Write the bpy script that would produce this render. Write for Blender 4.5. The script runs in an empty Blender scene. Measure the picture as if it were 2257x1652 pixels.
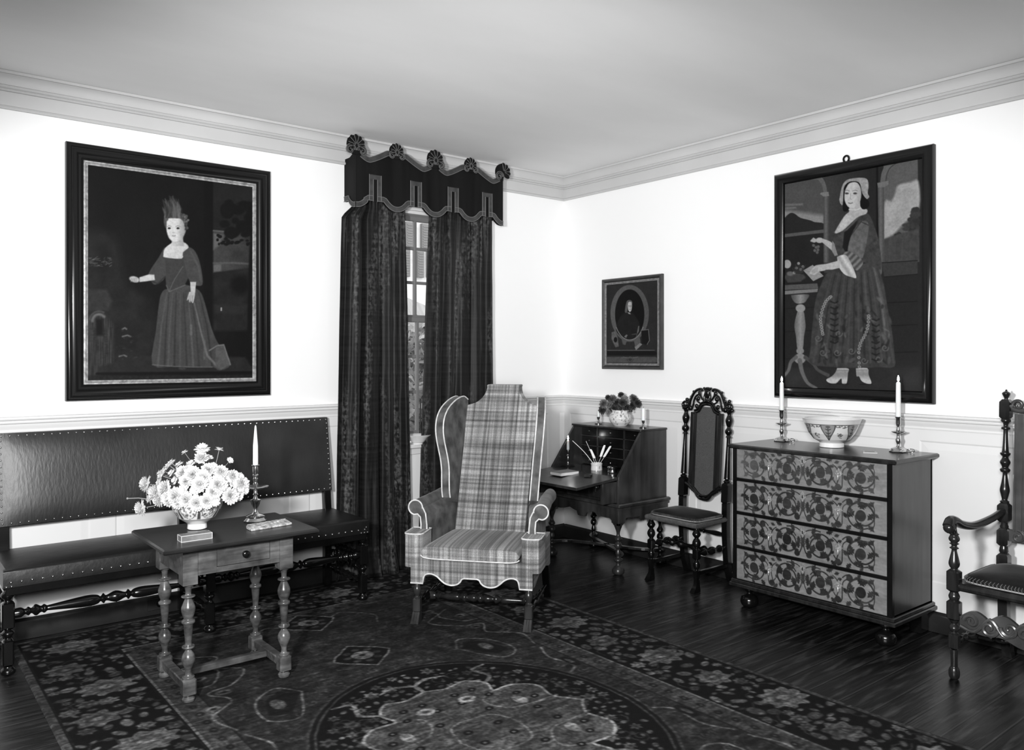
import bpy, bmesh, math, random
import numpy as np
from mathutils import Vector, Matrix
random.seed(7); np.random.seed(7)
PI = math.pi
scene = bpy.context.scene
COL = scene.collection

# ------------------------------------------------------------------ camera
F, CX, HY, HC = 1774.6, 1128.5, 787.0, 1.42          # focal length, centre and horizon in pixels of a 2257x1652 frame, eye height
ANG = math.atan(1430.5 / F)
FW = (math.sin(ANG), math.cos(ANG)); RT = (math.cos(ANG), -math.sin(ANG))
CAM = (-4.3242, -4.7085, HC)
cd = bpy.data.cameras.new('camera'); cam = bpy.data.objects.new('camera', cd); COL.objects.link(cam)
cd.sensor_width = 36; cd.lens = 36 * F / 2257; cd.shift_y = -(826 - HY) / 2257; cd.clip_start = 0.05; cd.clip_end = 200
cam.location = CAM; cam.rotation_euler = (PI / 2, 0, -ANG)
scene.camera = cam
# ------------------------------------------------------------------ world, lamps, exposure
w = bpy.data.worlds.new('sky'); scene.world = w; w.use_nodes = True
w.node_tree.nodes['Background'].inputs[0].default_value = (0.85, 0.85, 0.85, 1)
w.node_tree.nodes['Background'].inputs[1].default_value = 2.6
def lamp(name, kind, loc, energy, size, aim=None, **k):
    l = bpy.data.lights.new(name, kind); l.energy = energy
    if kind in ('POINT', 'SPOT'): l.shadow_soft_size = size
    for a, b in k.items(): setattr(l, a, b)
    o = bpy.data.objects.new(name, l); COL.objects.link(o); o.location = loc
    if aim is not None: o.rotation_euler = (Vector(aim) - Vector(loc)).to_track_quat('-Z', 'Y').to_euler()
    return o
lamp('photo_flood', 'SPOT', (-4.62, -3.92, 1.66), 620, 0.11, aim=(-2.235, -1.616, -0.577), spot_size=math.radians(126), spot_blend=0.3)
lamp('camera_fill', 'SPOT', (-4.42, -4.85, 1.78), 420, 0.28, aim=(-2.195, -2.29, -0.34), spot_size=math.radians(122), spot_blend=0.35)  # added fill lamp near the camera axis, lifts the key lamp's shadows
lamp('corner_fill', 'SPOT', (-4.5, -4.9, 1.35), 420, 0.25, aim=(-1.843, -1.95, 1.837), spot_size=math.radians(36), spot_blend=1.0)  # added narrow fill lamp, brightens the far corner
vs = scene.view_settings
vs.view_transform = 'Standard'; vs.look = 'None'; vs.gamma = 1; vs.use_curve_mapping = False; vs.exposure = 0.0
scene.cycles.max_bounces = 8; scene.cycles.caustics_reflective = False; scene.cycles.caustics_refractive = False

# ------------------------------------------------------------------ measuring: pixel -> point on a wall or a level
def ray(px, py):
    a = (px - CX) / F
    return (FW[0] + a * RT[0], FW[1] + a * RT[1], (HY - py) / F)
def on_y(px, py, y=0.0):
    r = ray(px, py); t = (y - CAM[1]) / r[1]; return (CAM[0] + t * r[0], CAM[2] + t * r[2])      # (x, z)
def on_x(px, py, x=0.0):
    r = ray(px, py); t = (x - CAM[0]) / r[0]; return (CAM[1] + t * r[1], CAM[2] + t * r[2])      # (y, z)
def to_px(x, y, z):
    dx, dy = x - CAM[0], y - CAM[1]
    d = dx * FW[0] + dy * FW[1]; l = dx * RT[0] + dy * RT[1]
    return CX + F * l / d, HY - F * (z - HC) / d

# ------------------------------------------------------------------ materials
def lin(v):
    v = np.asarray(v, float) / 255.0
    return np.where(v <= 0.04045, v / 12.92, ((v + 0.055) / 1.055) ** 2.4)
def mat(name, val, rough=0.5, metal=0.0, spec=0.5, noise=None, bump=None, coat=0.0, sheen=0.0, streak=None, coords='Object'):
    """grey procedural material. noise=(scale, amount), streak=(vector scale, amount), bump=(scale, strength)"""
    m = bpy.data.materials.new(name); m.use_nodes = True
    nt = m.node_tree; N = nt.nodes; L = nt.links
    b = N['Principled BSDF']
    b.inputs['Roughness'].default_value = rough; b.inputs['Metallic'].default_value = metal
    b.inputs['Specular IOR Level'].default_value = spec
    b.inputs['Coat Weight'].default_value = coat; b.inputs['Coat Roughness'].default_value = 0.15
    if sheen:
        b.inputs['Sheen Weight'].default_value = sheen; b.inputs['Sheen Roughness'].default_value = 0.35
    b.inputs['Base Color'].default_value = (val, val, val, 1)
    tc = N.new('ShaderNodeTexCoord')
    facs = []
    def nz(vec, scale, detail=5):
        n = N.new('ShaderNodeTexNoise'); n.inputs['Scale'].default_value = scale; n.inputs['Detail'].default_value = detail
        if vec is not None:
            mp = N.new('ShaderNodeMapping'); mp.inputs['Scale'].default_value = vec
            L.new(tc.outputs[coords], mp.inputs[0]); L.new(mp.outputs[0], n.inputs[0])
        else: L.new(tc.outputs[coords], n.inputs[0])
        return n
    def amt(n, a):
        mr = N.new('ShaderNodeMapRange'); mr.inputs['From Min'].default_value = 0.3; mr.inputs['From Max'].default_value = 0.7
        mr.inputs['To Min'].default_value = 1 - a; mr.inputs['To Max'].default_value = 1 + a
        L.new(n.outputs[0], mr.inputs[0]); return mr.outputs[0]
    if noise: facs.append(amt(nz(None, noise[0]), noise[1]))
    if streak:
        for s in (streak if isinstance(streak, list) else [streak]): facs.append(amt(nz(s[0], 1.0, 6), s[1]))
    if facs:
        cur = facs[0]
        for f in facs[1:]:
            mu = N.new('ShaderNodeMath'); mu.operation = 'MULTIPLY'; L.new(cur, mu.inputs[0]); L.new(f, mu.inputs[1]); cur = mu.outputs[0]
        mu = N.new('ShaderNodeMath'); mu.operation = 'MULTIPLY'; mu.inputs[1].default_value = val; L.new(cur, mu.inputs[0])
        L.new(mu.outputs[0], b.inputs['Base Color'])
    if bump:
        n = nz(bump[2] if len(bump) > 2 else None, bump[0]); bp = N.new('ShaderNodeBump'); bp.inputs['Strength'].default_value = bump[1]
        bp.inputs['Distance'].default_value = 0.004; L.new(n.outputs[0], bp.inputs['Height']); L.new(bp.outputs[0], b.inputs['Normal'])
    return m
def painted(name, rough=0.6, spec=0.4, noise=None, bump=None, coat=0.0, metal=0.0):
    m = mat(name, 0.5, rough, metal, spec, None, bump, coat)
    nt = m.node_tree; N = nt.nodes; L = nt.links; b = N['Principled BSDF']
    at = N.new('ShaderNodeAttribute'); at.attribute_name = 'paint'
    if noise:
        tc = N.new('ShaderNodeTexCoord'); n = N.new('ShaderNodeTexNoise'); n.inputs['Scale'].default_value = noise[0]; n.inputs['Detail'].default_value = 6
        mp = N.new('ShaderNodeMapping'); mp.inputs['Scale'].default_value = noise[2] if len(noise) > 2 else (1, 1, 1)
        L.new(tc.outputs['Object'], mp.inputs[0]); L.new(mp.outputs[0], n.inputs[0])
        mr = N.new('ShaderNodeMapRange'); mr.inputs['From Min'].default_value = 0.3; mr.inputs['From Max'].default_value = 0.7
        mr.inputs['To Min'].default_value = 1 - noise[1]; mr.inputs['To Max'].default_value = 1 + noise[1]
        L.new(n.outputs[0], mr.inputs[0])
        mu = N.new('ShaderNodeMath'); mu.operation = 'MULTIPLY'; L.new(mr.outputs[0], mu.inputs[0]); L.new(at.outputs['Fac'], mu.inputs[1])
        L.new(mu.outputs[0], b.inputs['Base Color'])
    else: L.new(at.outputs['Fac'], b.inputs['Base Color'])
    return m
def emis(name, v):
    m = bpy.data.materials.new(name); m.use_nodes = True; b = m.node_tree.nodes['Principled BSDF']
    b.inputs['Base Color'].default_value = (0, 0, 0, 1); b.inputs['Emission Color'].default_value = (1, 1, 1, 1); b.inputs['Emission Strength'].default_value = v
    return m

def curtain_mat():
    m = mat('curtain_velvet', .02, .55, spec=.2, sheen=.05); nt = m.node_tree; N = nt.nodes; L = nt.links; b = N['Principled BSDF']
    tc = [n for n in N if n.type == 'TEX_COORD'][0]
    def nz(v, d=5):
        mp = N.new('ShaderNodeMapping'); mp.inputs['Scale'].default_value = v; n = N.new('ShaderNodeTexNoise'); n.inputs['Scale'].default_value = 1; n.inputs['Detail'].default_value = d
        L.new(tc.outputs['Object'], mp.inputs[0]); L.new(mp.outputs[0], n.inputs[0]); return n.outputs[0]
    def op(o, a, b_):
        n = N.new('ShaderNodeMath'); n.operation = o
        for i, q in enumerate((a, b_)):
            if isinstance(q, (int, float)): n.inputs[i].default_value = q
            else: L.new(q, n.inputs[i])
        return n.outputs[0]
    def ramp(q, a, b_):
        r = N.new('ShaderNodeMapRange'); r.inputs['From Min'].default_value = a; r.inputs['From Max'].default_value = b_; L.new(q, r.inputs[0]); return r.outputs[0]
    sheen_streak = op('MULTIPLY', ramp(nz((13, 13, 1.1)), .50, .68), ramp(nz((60, 60, 40), 8), .42, .62))       # crushed-velvet highlights, put into the colour as noise streaks
    pl = op('ADD', op('MULTIPLY', ramp(nz((120, 120, .8)), .3, .7), .5), op('MULTIPLY', ramp(nz((.5, .5, 45)), .35, .7), .8))
    v = op('MULTIPLY', op('ADD', op('MULTIPLY', sheen_streak, .085), .009), op('ADD', pl, .25))
    L.new(v, b.inputs['Base Color']); return m
M_wall = mat('wall_paint', 0.86, 0.7, spec=0.3, bump=(30, 0.08))
M_ceil = mat('ceiling_plaster', 0.8, 0.9, spec=0.2, streak=((0.5, 1.4, 1), 0.07), bump=(6, 0.1))
M_corn = mat('cornice_paint', 0.5, 0.5, spec=0.4, noise=(3, 0.04))
M_wain = mat('wainscot_paint', 0.70, 0.45, spec=0.4, noise=(2, 0.03))
M_base = mat('baseboard_dark', 0.014, 0.4, spec=.3, noise=(5, 0.3))
M_wood = mat('dark_wood', 0.014, 0.25, spec=.4, coat=0.1, streak=((30, 30, 4), 0.5))
M_wood2 = mat('walnut', 0.026, 0.28, spec=.4, coat=0.1, streak=((25, 25, 3), 0.45), noise=(7, 0.3))
M_otop = mat('table_top_dimmed', .018, .28, spec=.4, streak=[((4, 50, 50), .4)], noise=(6, .3))  # table wood again, the weak grazing light on top put into its colour
M_oak = mat('table_wood', 0.064, 0.3, spec=.4, coat=0.12, streak=[((6, 60, 60), 0.45), ((4, 4, 4), 0.4)], noise=(14, 0.5))
M_black = mat('black_wood', 0.004, 0.2, spec=.45, coat=0.1, noise=(12, 0.3))
M_frame = mat('ebonised_frame', 0.003, 0.25, spec=.4, coat=0.1)
M_gilt = mat('gilt_edge', 0.30, 0.45, metal=0.4, noise=(60, 0.45))
M_brass = mat('polished_brass', 0.62, 0.18, metal=1.0, noise=(8, 0.15))
M_leather = mat('leather', 0.018, 0.41, spec=0.45, noise=(4, 0.4), bump=(40, 0.28, (2.0, 1, 0.6)))
M_leather2 = mat('seat_leather', 0.005, 0.4, spec=0.4, noise=(5, 0.3), bump=(30, 0.3))
M_wax = mat('candle_wax', 0.82, 0.45)
M_wax.node_tree.nodes['Principled BSDF'].inputs['Subsurface Weight'].default_value = 0.2
M_flame = emis('flame', 60)
M_china = mat('white_china', 0.85, 0.15, coat=0.5)
M_pchina = painted('painted_china', 0.15, 0.5, coat=0.5)
M_petal = mat('white_petal', 0.62, 0.6, sheen=0.2)
M_leafd = mat('dark_leaf', 0.03, 0.5, noise=(20, 0.4))
M_stem = mat('pale_stem', 0.25, 0.5)
M_pipe = mat('pale_piping', 0.6, 0.6, noise=(40, 0.2))
M_plaid = mat('plaid_wool', 0.18, 0.8, spec=0.1, sheen=0.1, streak=[((75, .3, 1.0), 0.6), ((.8, .3, 50), 0.6), ((.4, .3, 9), 0.45), ((9, .3, .4), .3)], noise=(260, .3))
M_velvet = mat('chair_velvet', 0.09, 0.6, spec=0.15, sheen=0.1, noise=(14, 0.6))
M_velv2 = mat('cushion_velvet', 0.008, 0.6, spec=0.15, sheen=0.06, noise=(25, 0.5))
M_fringe = mat('cushion_fringe', 0.06, 0.6, noise=(60, 0.5))
M_curt = curtain_mat()
M_braid = mat('curtain_braid', 0.035, 0.6, noise=(25, 0.45))
M_cord = mat('braid_cord', 0.13, 0.6)
M_cane = mat('woven_cane', 0.07, 0.5, noise=(200, 0.35), bump=(300, 0.5))
M_rush = mat('rush_rail', 0.07, 0.6, noise=(80, 0.3))
M_paper = mat('paper', 0.6, 0.7)
M_feather = mat('quill_feather', 0.8, 0.7)
M_iron = mat('dark_iron', 0.02, 0.5, metal=0.5)

# ------------------------------------------------------------------ mesh building
class MB:
    def __init__(self): self.v = []; self.f = []
    def add(self, vs, fs, M=None):
        o = len(self.v)
        for p in vs:
            p = Vector(p); self.v.append(tuple(M @ p) if M is not None else tuple(p))
        self.f += [tuple(i + o for i in f) for f in fs]
        return self
    def box(self, x0, x1, y0, y1, z0, z1, c=0.0, M=None):
        if x0 > x1: x0, x1 = x1, x0
        if y0 > y1: y0, y1 = y1, y0
        if z0 > z1: z0, z1 = z1, z0
        if c <= 0:
            vs = [(x, y, z) for z in (z0, z1) for x, y in ((x0, y0), (x1, y0), (x1, y1), (x0, y1))]
            return self.add(vs, [(3, 2, 1, 0), (4, 5, 6, 7), (0, 1, 5, 4), (1, 2, 6, 5), (2, 3, 7, 6), (3, 0, 4, 7)], M)
        c = min(c, (x1 - x0) * .45, (y1 - y0) * .45, (z1 - z0) * .45)
        rings = []
        for z, i in ((z0, c), (z0 + c, 0), (z1 - c, 0), (z1, c)):
            a0, a1, b0, b1 = x0 + i, x1 - i, y0 + i, y1 - i
            k = c * 0.8
            rings.append([(a0 + k, b0, z), (a1 - k, b0, z), (a1, b0 + k, z), (a1, b1 - k, z), (a1 - k, b1, z), (a0 + k, b1, z), (a0, b1 - k, z), (a0, b0 + k, z)])
        return self.loft(rings, M=M)
    def loft(self, rings, closed=True, caps=True, M=None):
        n = len(rings[0]); vs = [p for r in rings for p in r]; fs = []
        for i in range(len(rings) - 1):
            for j in range(n if closed else n - 1):
                k = (j + 1) % n
                fs.append((i * n + j, i * n + k, (i + 1) * n + k, (i + 1) * n + j))
        if caps and closed:
            fs.append(tuple(reversed(range(n)))); fs.append(tuple(range((len(rings) - 1) * n, len(rings) * n)))
        return self.add(vs, fs, M)
    def lathe(self, prof, c=(0, 0, 0), n=20, M=None):
        rings = [[(c[0] + max(r, 1e-4) * math.cos(2 * PI * k / n), c[1] + max(r, 1e-4) * math.sin(2 * PI * k / n), c[2] + z) for k in range(n)] for r, z in prof]
        return self.loft(rings, M=M)
    def turn(self, p, q, prof, n=16):
        """lathe along p->q; prof = [(t 0..1, r)]"""
        if len(prof) > 5: prof = [(t_, max(r_, .002)) for t_, r_ in smooth_path(prof, 4)]
        p = Vector(p); q = Vector(q); d = q - p
        R = Vector((0, 0, 1)).rotation_difference(d.normalized()).to_matrix().to_4x4()
        return self.lathe([(r, t * d.length) for t, r in prof], n=n, M=Matrix.Translation(p) @ R)
    def tube(self, path, r, n=8, closed=False, flat=1.0):
        P = [Vector(p) for p in path]; m = len(P); rings = []
        up = None
        for i in range(m):
            if closed: t = (P[(i + 1) % m] - P[i - 1])
            else: t = P[min(i + 1, m - 1)] - P[max(i - 1, 0)]
            if t.length < 1e-9: t = Vector((0, 0, 1))
            t.normalize()
            if up is None:
                up = Vector((0, 0, 1)) if abs(t.z) < 0.9 else Vector((1, 0, 0))
            s = t.cross(up)
            if s.length < 1e-6: s = t.cross(Vector((0.3, 1, 0.2)))
            s.normalize(); up = s.cross(t).normalized()
            rr = r[i] if isinstance(r, (list, tuple)) else r
            rings.append([tuple(P[i] + s * rr * math.cos(2 * PI * k / n) + up * rr * flat * math.sin(2 * PI * k / n)) for k in range(n)])
        if closed: rings.append(rings[0]); return self.loft(rings, caps=False)
        return self.loft(rings)
    def prism(self, poly, f0, f1):
        """poly 2-D points, f0/f1 map (a,b)->3-D for the two faces"""
        n = len(poly); vs = [f0(a, b) for a, b in poly] + [f1(a, b) for a, b in poly]
        fs = [tuple(range(n)), tuple(reversed(range(n, 2 * n)))]
        for i in range(n): fs.append((i, i + n, (i + 1) % n + n, (i + 1) % n))
        return self.add(vs, fs)
    def ball(self, c, rx, ry=None, rz=None, n=12, m=8, M=None):
        ry = ry or rx; rz = rz or rx
        rings = []
        for i in range(m + 1):
            a = -PI / 2 + PI * i / m; cc = max(math.cos(a), 1e-3)
            rings.append([(c[0] + rx * cc * math.cos(2 * PI * k / n), c[1] + ry * cc * math.sin(2 * PI * k / n), c[2] + rz * math.sin(a)) for k in range(n)])
        return self.loft(rings, M=M)
    def grid(self, P):
        nu, nv = len(P), len(P[0])
        return self.add([p for r in P for p in r], [(i * nv + j, i * nv + j + 1, (i + 1) * nv + j + 1, (i + 1) * nv + j) for i in range(nu - 1) for j in range(nv - 1)])
def tag(o, label=None, cat=None, group=None, kind=None):
    if label: o['label'] = label
    if cat: o['category'] = cat
    if group: o['group'] = group
    if kind: o['kind'] = kind
    return o
def obj(name, mb, material, parent=None, smooth=35, bevel=0.0, sub=0, label=None, cat=None, group=None, kind=None, loc=None, rotz=None):
    me = bpy.data.meshes.new(name); me.from_pydata(mb.v, [], mb.f)
    bm = bmesh.new(); bm.from_mesh(me); bmesh.ops.recalc_face_normals(bm, faces=bm.faces); bm.to_mesh(me); bm.free()
    me.materials.append(material)
    if smooth:
        me.polygons.foreach_set('use_smooth', [True] * len(me.polygons)); me.set_sharp_from_angle(angle=math.radians(smooth))
    o = bpy.data.objects.new(name, me); COL.objects.link(o)
    if parent: o.parent = parent
    if loc: o.location = loc
    if rotz is not None: o.rotation_euler = (0, 0, rotz)
    if bevel:
        b = o.modifiers.new('bevel', 'BEVEL'); b.width = bevel; b.segments = 2; b.limit_method = 'ANGLE'; b.angle_limit = math.radians(40)
    if sub:
        s = o.modifiers.new('sub', 'SUBSURF'); s.levels = sub; s.render_levels = sub
    return tag(o, label, cat, group, kind)
def thing(name, label, cat, loc=(0, 0, 0), rotz=0.0, group=None):
    o = bpy.data.objects.new(name, None); COL.objects.link(o); o.empty_display_size = 0.1
    o.location = loc; o.rotation_euler = (0, 0, rotz)
    return tag(o, label, cat, group)
def kids(o): return list(o.children)
def dup(root, loc=None, rot=None, scale=None, label=None, parent=None):
    c = root.copy(); COL.objects.link(c)
    if parent is not None: c.parent = parent
    if loc is not None: c.location = loc
    if rot is not None: c.rotation_euler = rot
    if scale is not None: c.scale = (scale,) * 3
    if label: c['label'] = label
    for ch in list(root.children): dup(ch, parent=c)
    return c
def struct(name, mb, m, **k): return obj(name, mb, m, kind='structure', **k)
def arc(cx, cy, r, a0, a1, n=12, ry=None):
    ry = ry or r
    return [(cx + r * math.cos(math.radians(a0 + (a1 - a0) * i / n)), cy + ry * math.sin(math.radians(a0 + (a1 - a0) * i / n))) for i in range(n + 1)]
def smooth_path(pts, n=6):
    """Catmull-Rom through points of any dimension"""
    P = [np.array(p, float) for p in pts]; out = []
    for i in range(len(P) - 1):
        p0 = P[max(i - 1, 0)]; p1 = P[i]; p2 = P[i + 1]; p3 = P[min(i + 2, len(P) - 1)]
        for k in range(n):
            t = k / n
            out.append(tuple(0.5 * ((2 * p1) + (-p0 + p2) * t + (2 * p0 - 5 * p1 + 4 * p2 - p3) * t * t + (-p0 + 3 * p1 - 3 * p2 + p3) * t ** 3)))
    out.append(tuple(P[-1])); return out
def spiral(cx, cy, r0, r1, a0, a1, n=24):
    return [(cx + (r0 + (r1 - r0) * i / n) * math.cos(math.radians(a0 + (a1 - a0) * i / n)), cy + (r0 + (r1 - r0) * i / n) * math.sin(math.radians(a0 + (a1 - a0) * i / n))) for i in range(n + 1)]

def ls(prof): return [(max(r_, .001), z_) for r_, z_ in smooth_path(prof, 4)]
# ------------------------------------------------------------------ painting tones onto a dense grid of vertices
def vnoise(X, Y, s, seed=0):
    x = X / s; y = Y / s; xi = np.floor(x).astype(int); yi = np.floor(y).astype(int); fx = x - xi; fy = y - yi
    fx = fx * fx * (3 - 2 * fx); fy = fy * fy * (3 - 2 * fy)
    def h(a, b):
        q = np.sin(a * 127.1 + b * 311.7 + seed * 74.7) * 43758.5453
        return q - np.floor(q)
    return (h(xi, yi) * (1 - fx) + h(xi + 1, yi) * fx) * (1 - fy) + (h(xi, yi + 1) * (1 - fx) + h(xi + 1, yi + 1) * fx) * fy
def fbm(X, Y, s, seed=0, o=4):
    r = 0; a = 0.5
    for k in range(o): r = r + a * vnoise(X, Y, s / 2 ** k, seed + k); a *= 0.5
    return r / (1 - 0.5 ** o)
class Canvas:
    def __init__(self, X, Y, base=0.0): self.X = X; self.Y = Y; self.A = np.full(X.shape, float(base))
    def _w(self, x0, x1, y0, y1):
        return np.nonzero((self.X >= x0) & (self.X <= x1) & (self.Y >= y0) & (self.Y <= y1))
    def blend(self, idx, al, v):
        if callable(v): v = v(self.X[idx], self.Y[idx])
        self.A[idx] = self.A[idx] * (1 - al) + v * al
    def poly(self, pts, v, soft=3.0, a=1.0, sm=0):
        if sm: pts = smooth_path(list(pts) + [pts[0]], sm)[:-1]
        if not sm and 7 <= len(pts) <= 22: pts = smooth_path(list(pts) + [pts[0]], 3)[:-1]
        P = np.array(pts, float); s = soft
        idx = self._w(P[:, 0].min() - s, P[:, 0].max() + s, P[:, 1].min() - s, P[:, 1].max() + s)
        x = self.X[idx]; y = self.Y[idx]
        if not len(x): return
        d = np.full(x.shape, 1e9); ins = np.zeros(x.shape, bool)
        for i in range(len(P)):
            ax, ay = P[i]; bx, by = P[(i + 1) % len(P)]; ex, ey = bx - ax, by - ay
            t = np.clip(((x - ax) * ex + (y - ay) * ey) / (ex * ex + ey * ey + 1e-12), 0, 1)
            d = np.minimum(d, np.hypot(x - ax - t * ex, y - ay - t * ey))
            c = ((ay > y) != (by > y)); ins ^= c & (x < ex * (y - ay) / (ey if abs(ey) > 1e-12 else 1e-12) + ax)
        sd = np.where(ins, d, -d)
        self.blend(idx, a * np.clip(0.5 + sd / (s + 1e-9), 0, 1), v)
    def ell(self, cx, cy, rx, ry, v, soft=3.0, a=1.0, rot=0.0):
        m = max(rx, ry) + soft; idx = self._w(cx - m, cx + m, cy - m, cy + m)
        x = self.X[idx] - cx; y = self.Y[idx] - cy; c, s = math.cos(math.radians(rot)), math.sin(math.radians(rot))
        u = x * c + y * s; w_ = -x * s + y * c
        sd = (1 - np.sqrt((u / rx) ** 2 + (w_ / ry) ** 2)) * min(rx, ry)
        self.blend(idx, a * np.clip(0.5 + sd / soft, 0, 1), v)
    def line(self, pts, wd, v, soft=2.0, a=1.0, sm=0):
        if sm: pts = smooth_path(pts, sm)
        P = np.array(pts, float); n = len(P)
        W = np.array(wd, float) if isinstance(wd, (list, tuple)) else np.full(n, float(wd))
        if len(W) != n: W = np.interp(np.linspace(0, 1, n), np.linspace(0, 1, len(W)), W)
        m = W.max() + soft
        idx = self._w(P[:, 0].min() - m, P[:, 0].max() + m, P[:, 1].min() - m, P[:, 1].max() + m)
        x = self.X[idx]; y = self.Y[idx]
        if not len(x): return
        sd = np.full(x.shape, -1e9)
        for i in range(n - 1):
            ax, ay = P[i]; ex, ey = P[i + 1] - P[i]
            t = np.clip(((x - ax) * ex + (y - ay) * ey) / (ex * ex + ey * ey + 1e-12), 0, 1)
            sd = np.maximum(sd, (W[i] + (W[i + 1] - W[i]) * t) / 2 - np.hypot(x - ax - t * ex, y - ay - t * ey))
        self.blend(idx, a * np.clip(0.5 + sd / soft, 0, 1), v)
def paint_attr(me, A):
    A = np.clip(np.asarray(A, float).ravel(), 0, 1)
    at = me.color_attributes.new('paint', 'FLOAT_COLOR', 'POINT')
    c = np.ones((len(A), 4)); c[:, :3] = A[:, None]; at.data.foreach_set('color', c.ravel())
def grid_obj(name, P3, A, material, parent=None, **k):
    """P3: (nu,nv,3) vertex positions, A: (nu,nv) albedo"""
    nu, nv = A.shape; me = bpy.data.meshes.new(name)
    idx = np.arange(nu * nv).reshape(nu, nv)
    Q = np.stack([idx[:-1, :-1], idx[1:, :-1], idx[1:, 1:], idx[:-1, 1:]], -1).reshape(-1, 4)
    me.vertices.add(nu * nv); me.vertices.foreach_set('co', np.ascontiguousarray(P3, dtype=np.float32).ravel())
    me.loops.add(Q.size); me.loops.foreach_set('vertex_index', Q.ravel().astype(np.int32))
    me.polygons.add(len(Q)); me.polygons.foreach_set('loop_start', (np.arange(len(Q)) * 4).astype(np.int32))
    me.polygons.foreach_set('loop_total', np.full(len(Q), 4, np.int32))
    me.update(calc_edges=True); me.validate()
    me.polygons.foreach_set('use_smooth', np.ones(len(me.polygons), bool))
    me.materials.append(material); paint_attr(me, A)
    o = bpy.data.objects.new(name, me); COL.objects.link(o)
    if parent: o.parent = parent
    return tag(o, **k)
KW = 1.8          # how strongly the flood lights the walls: tone seen -> tone of the paint
def G(v): return lin(v) / KW

# ================================================================== THE ROOM
XL, YF, CEIL = -6.4, -6.8, 2.835
WX0, WX1, WZ0, WZ1 = -1.72, -0.92, 0.83, 2.42          # window opening in the back wall
struct('floor', (lambda m: m.box(XL, 0.0, YF, 0.0, -0.05, 0.0))(MB()), None or mat('tmp', 0.02))
fl = bpy.data.objects['floor']
def floor_mat():
    m = bpy.data.materials.new('floor_boards'); m.use_nodes = True; nt = m.node_tree; N = nt.nodes; L = nt.links; b = N['Principled BSDF']
    tc = N.new('ShaderNodeTexCoord'); sp = N.new('ShaderNodeSeparateXYZ'); L.new(tc.outputs['Object'], sp.inputs[0])
    def math_(op, a, b_=None):
        n = N.new('ShaderNodeMath'); n.operation = op
        for i, q in enumerate((a, b_)):
            if q is None: continue
            if isinstance(q, (int, float)): n.inputs[i].default_value = q
            else: L.new(q, n.inputs[i])
        return n.outputs[0]
    yy = math_('DIVIDE', sp.outputs['Y'], 0.135); idx = math_('FLOOR', yy); fr = math_('FRACT', yy)
    gap = math_('LESS_THAN', fr, 0.035)
    wn = N.new('ShaderNodeTexWhiteNoise'); wn.noise_dimensions = '1D'; L.new(idx, wn.inputs['W'])
    mp = N.new('ShaderNodeMapping'); mp.inputs['Scale'].default_value = (2.2, 45, 1); L.new(tc.outputs['Object'], mp.inputs[0])
    nz = N.new('ShaderNodeTexNoise'); nz.inputs['Scale'].default_value = 1; nz.inputs['Detail'].default_value = 8; L.new(mp.outputs[0], nz.inputs[0])
    v = math_('MULTIPLY', math_('ADD', math_('MULTIPLY', wn.outputs['Value'], 0.5), 0.6), math_('POWER', math_('MULTIPLY', nz.outputs[0], 1.9), 2.5))
    v = math_('MULTIPLY', v, 0.011)
    wear = N.new('ShaderNodeTexNoise'); wear.inputs['Scale'].default_value = 1; wear.inputs['Detail'].default_value = 10
    mp2 = N.new('ShaderNodeMapping'); mp2.inputs['Scale'].default_value = (5, 30, 1); L.new(tc.outputs['Object'], mp2.inputs[0]); L.new(mp2.outputs[0], wear.inputs[0])
    wv = math_('MULTIPLY', math_('MAXIMUM', math_('SUBTRACT', wear.outputs[0], 0.52), 0.0), 0.16)
    edge = math_('MULTIPLY', math_('MULTIPLY', math_('GREATER_THAN', fr, 0.035), math_('LESS_THAN', fr, 0.085)), math_('MULTIPLY', nz.outputs[0], 0.035)); wv = math_('ADD', wv, edge)
    v = math_('ADD', v, wv)
    v = math_('MULTIPLY', v, math_('SUBTRACT', 1.0, math_('MULTIPLY', gap, 0.9)))
    L.new(v, b.inputs['Base Color'])
    b.inputs['Roughness'].default_value = 0.33; b.inputs['Coat Weight'].default_value = 0.08; b.inputs['Specular IOR Level'].default_value = 0.35; b.inputs['Coat Roughness'].default_value = 0.25
    bp = N.new('ShaderNodeBump'); bp.inputs['Strength'].default_value = 0.5; bp.inputs['Distance'].default_value = 0.003
    L.new(math_('SUBTRACT', nz.outputs[0], math_('MULTIPLY', gap, 1.5)), bp.inputs['Height']); L.new(bp.outputs[0], b.inputs['Normal'])
    return m
fl.data.materials[0] = floor_mat()
struct('ceiling', MB().box(XL - .15, 0.15, YF - .15, 0.15, CEIL, CEIL + 0.08), M_ceil)
wb = MB()
wb.box(XL - .15, WX0, 0.0, 0.15, -0.05, CEIL).box(WX1, 0.15, 0.0, 0.15, -0.05, CEIL).box(WX0, WX1, 0.0, 0.15, -0.05, WZ0).box(WX0, WX1, 0.0, 0.15, WZ1, CEIL)
struct('wall_back', wb, M_wall, smooth=0)
struct('wall_right', MB().box(0.0, 0.15, YF - .15, 0.0, -0.05, CEIL), M_wall, smooth=0)
M_unseen = mat('unseen_wall_dark', .05, .6, noise=(2, .3))  # invented dark tone for unseen walls, cuts bounce and haze on glossy wood
struct('wall_left', MB().box(XL - .15, XL, YF - .15, 0.0, -0.05, CEIL), M_unseen, smooth=0)
struct('wall_front', MB().box(XL, 0.0, YF - .15, YF, -0.05, CEIL), M_unseen, smooth=0)
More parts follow.
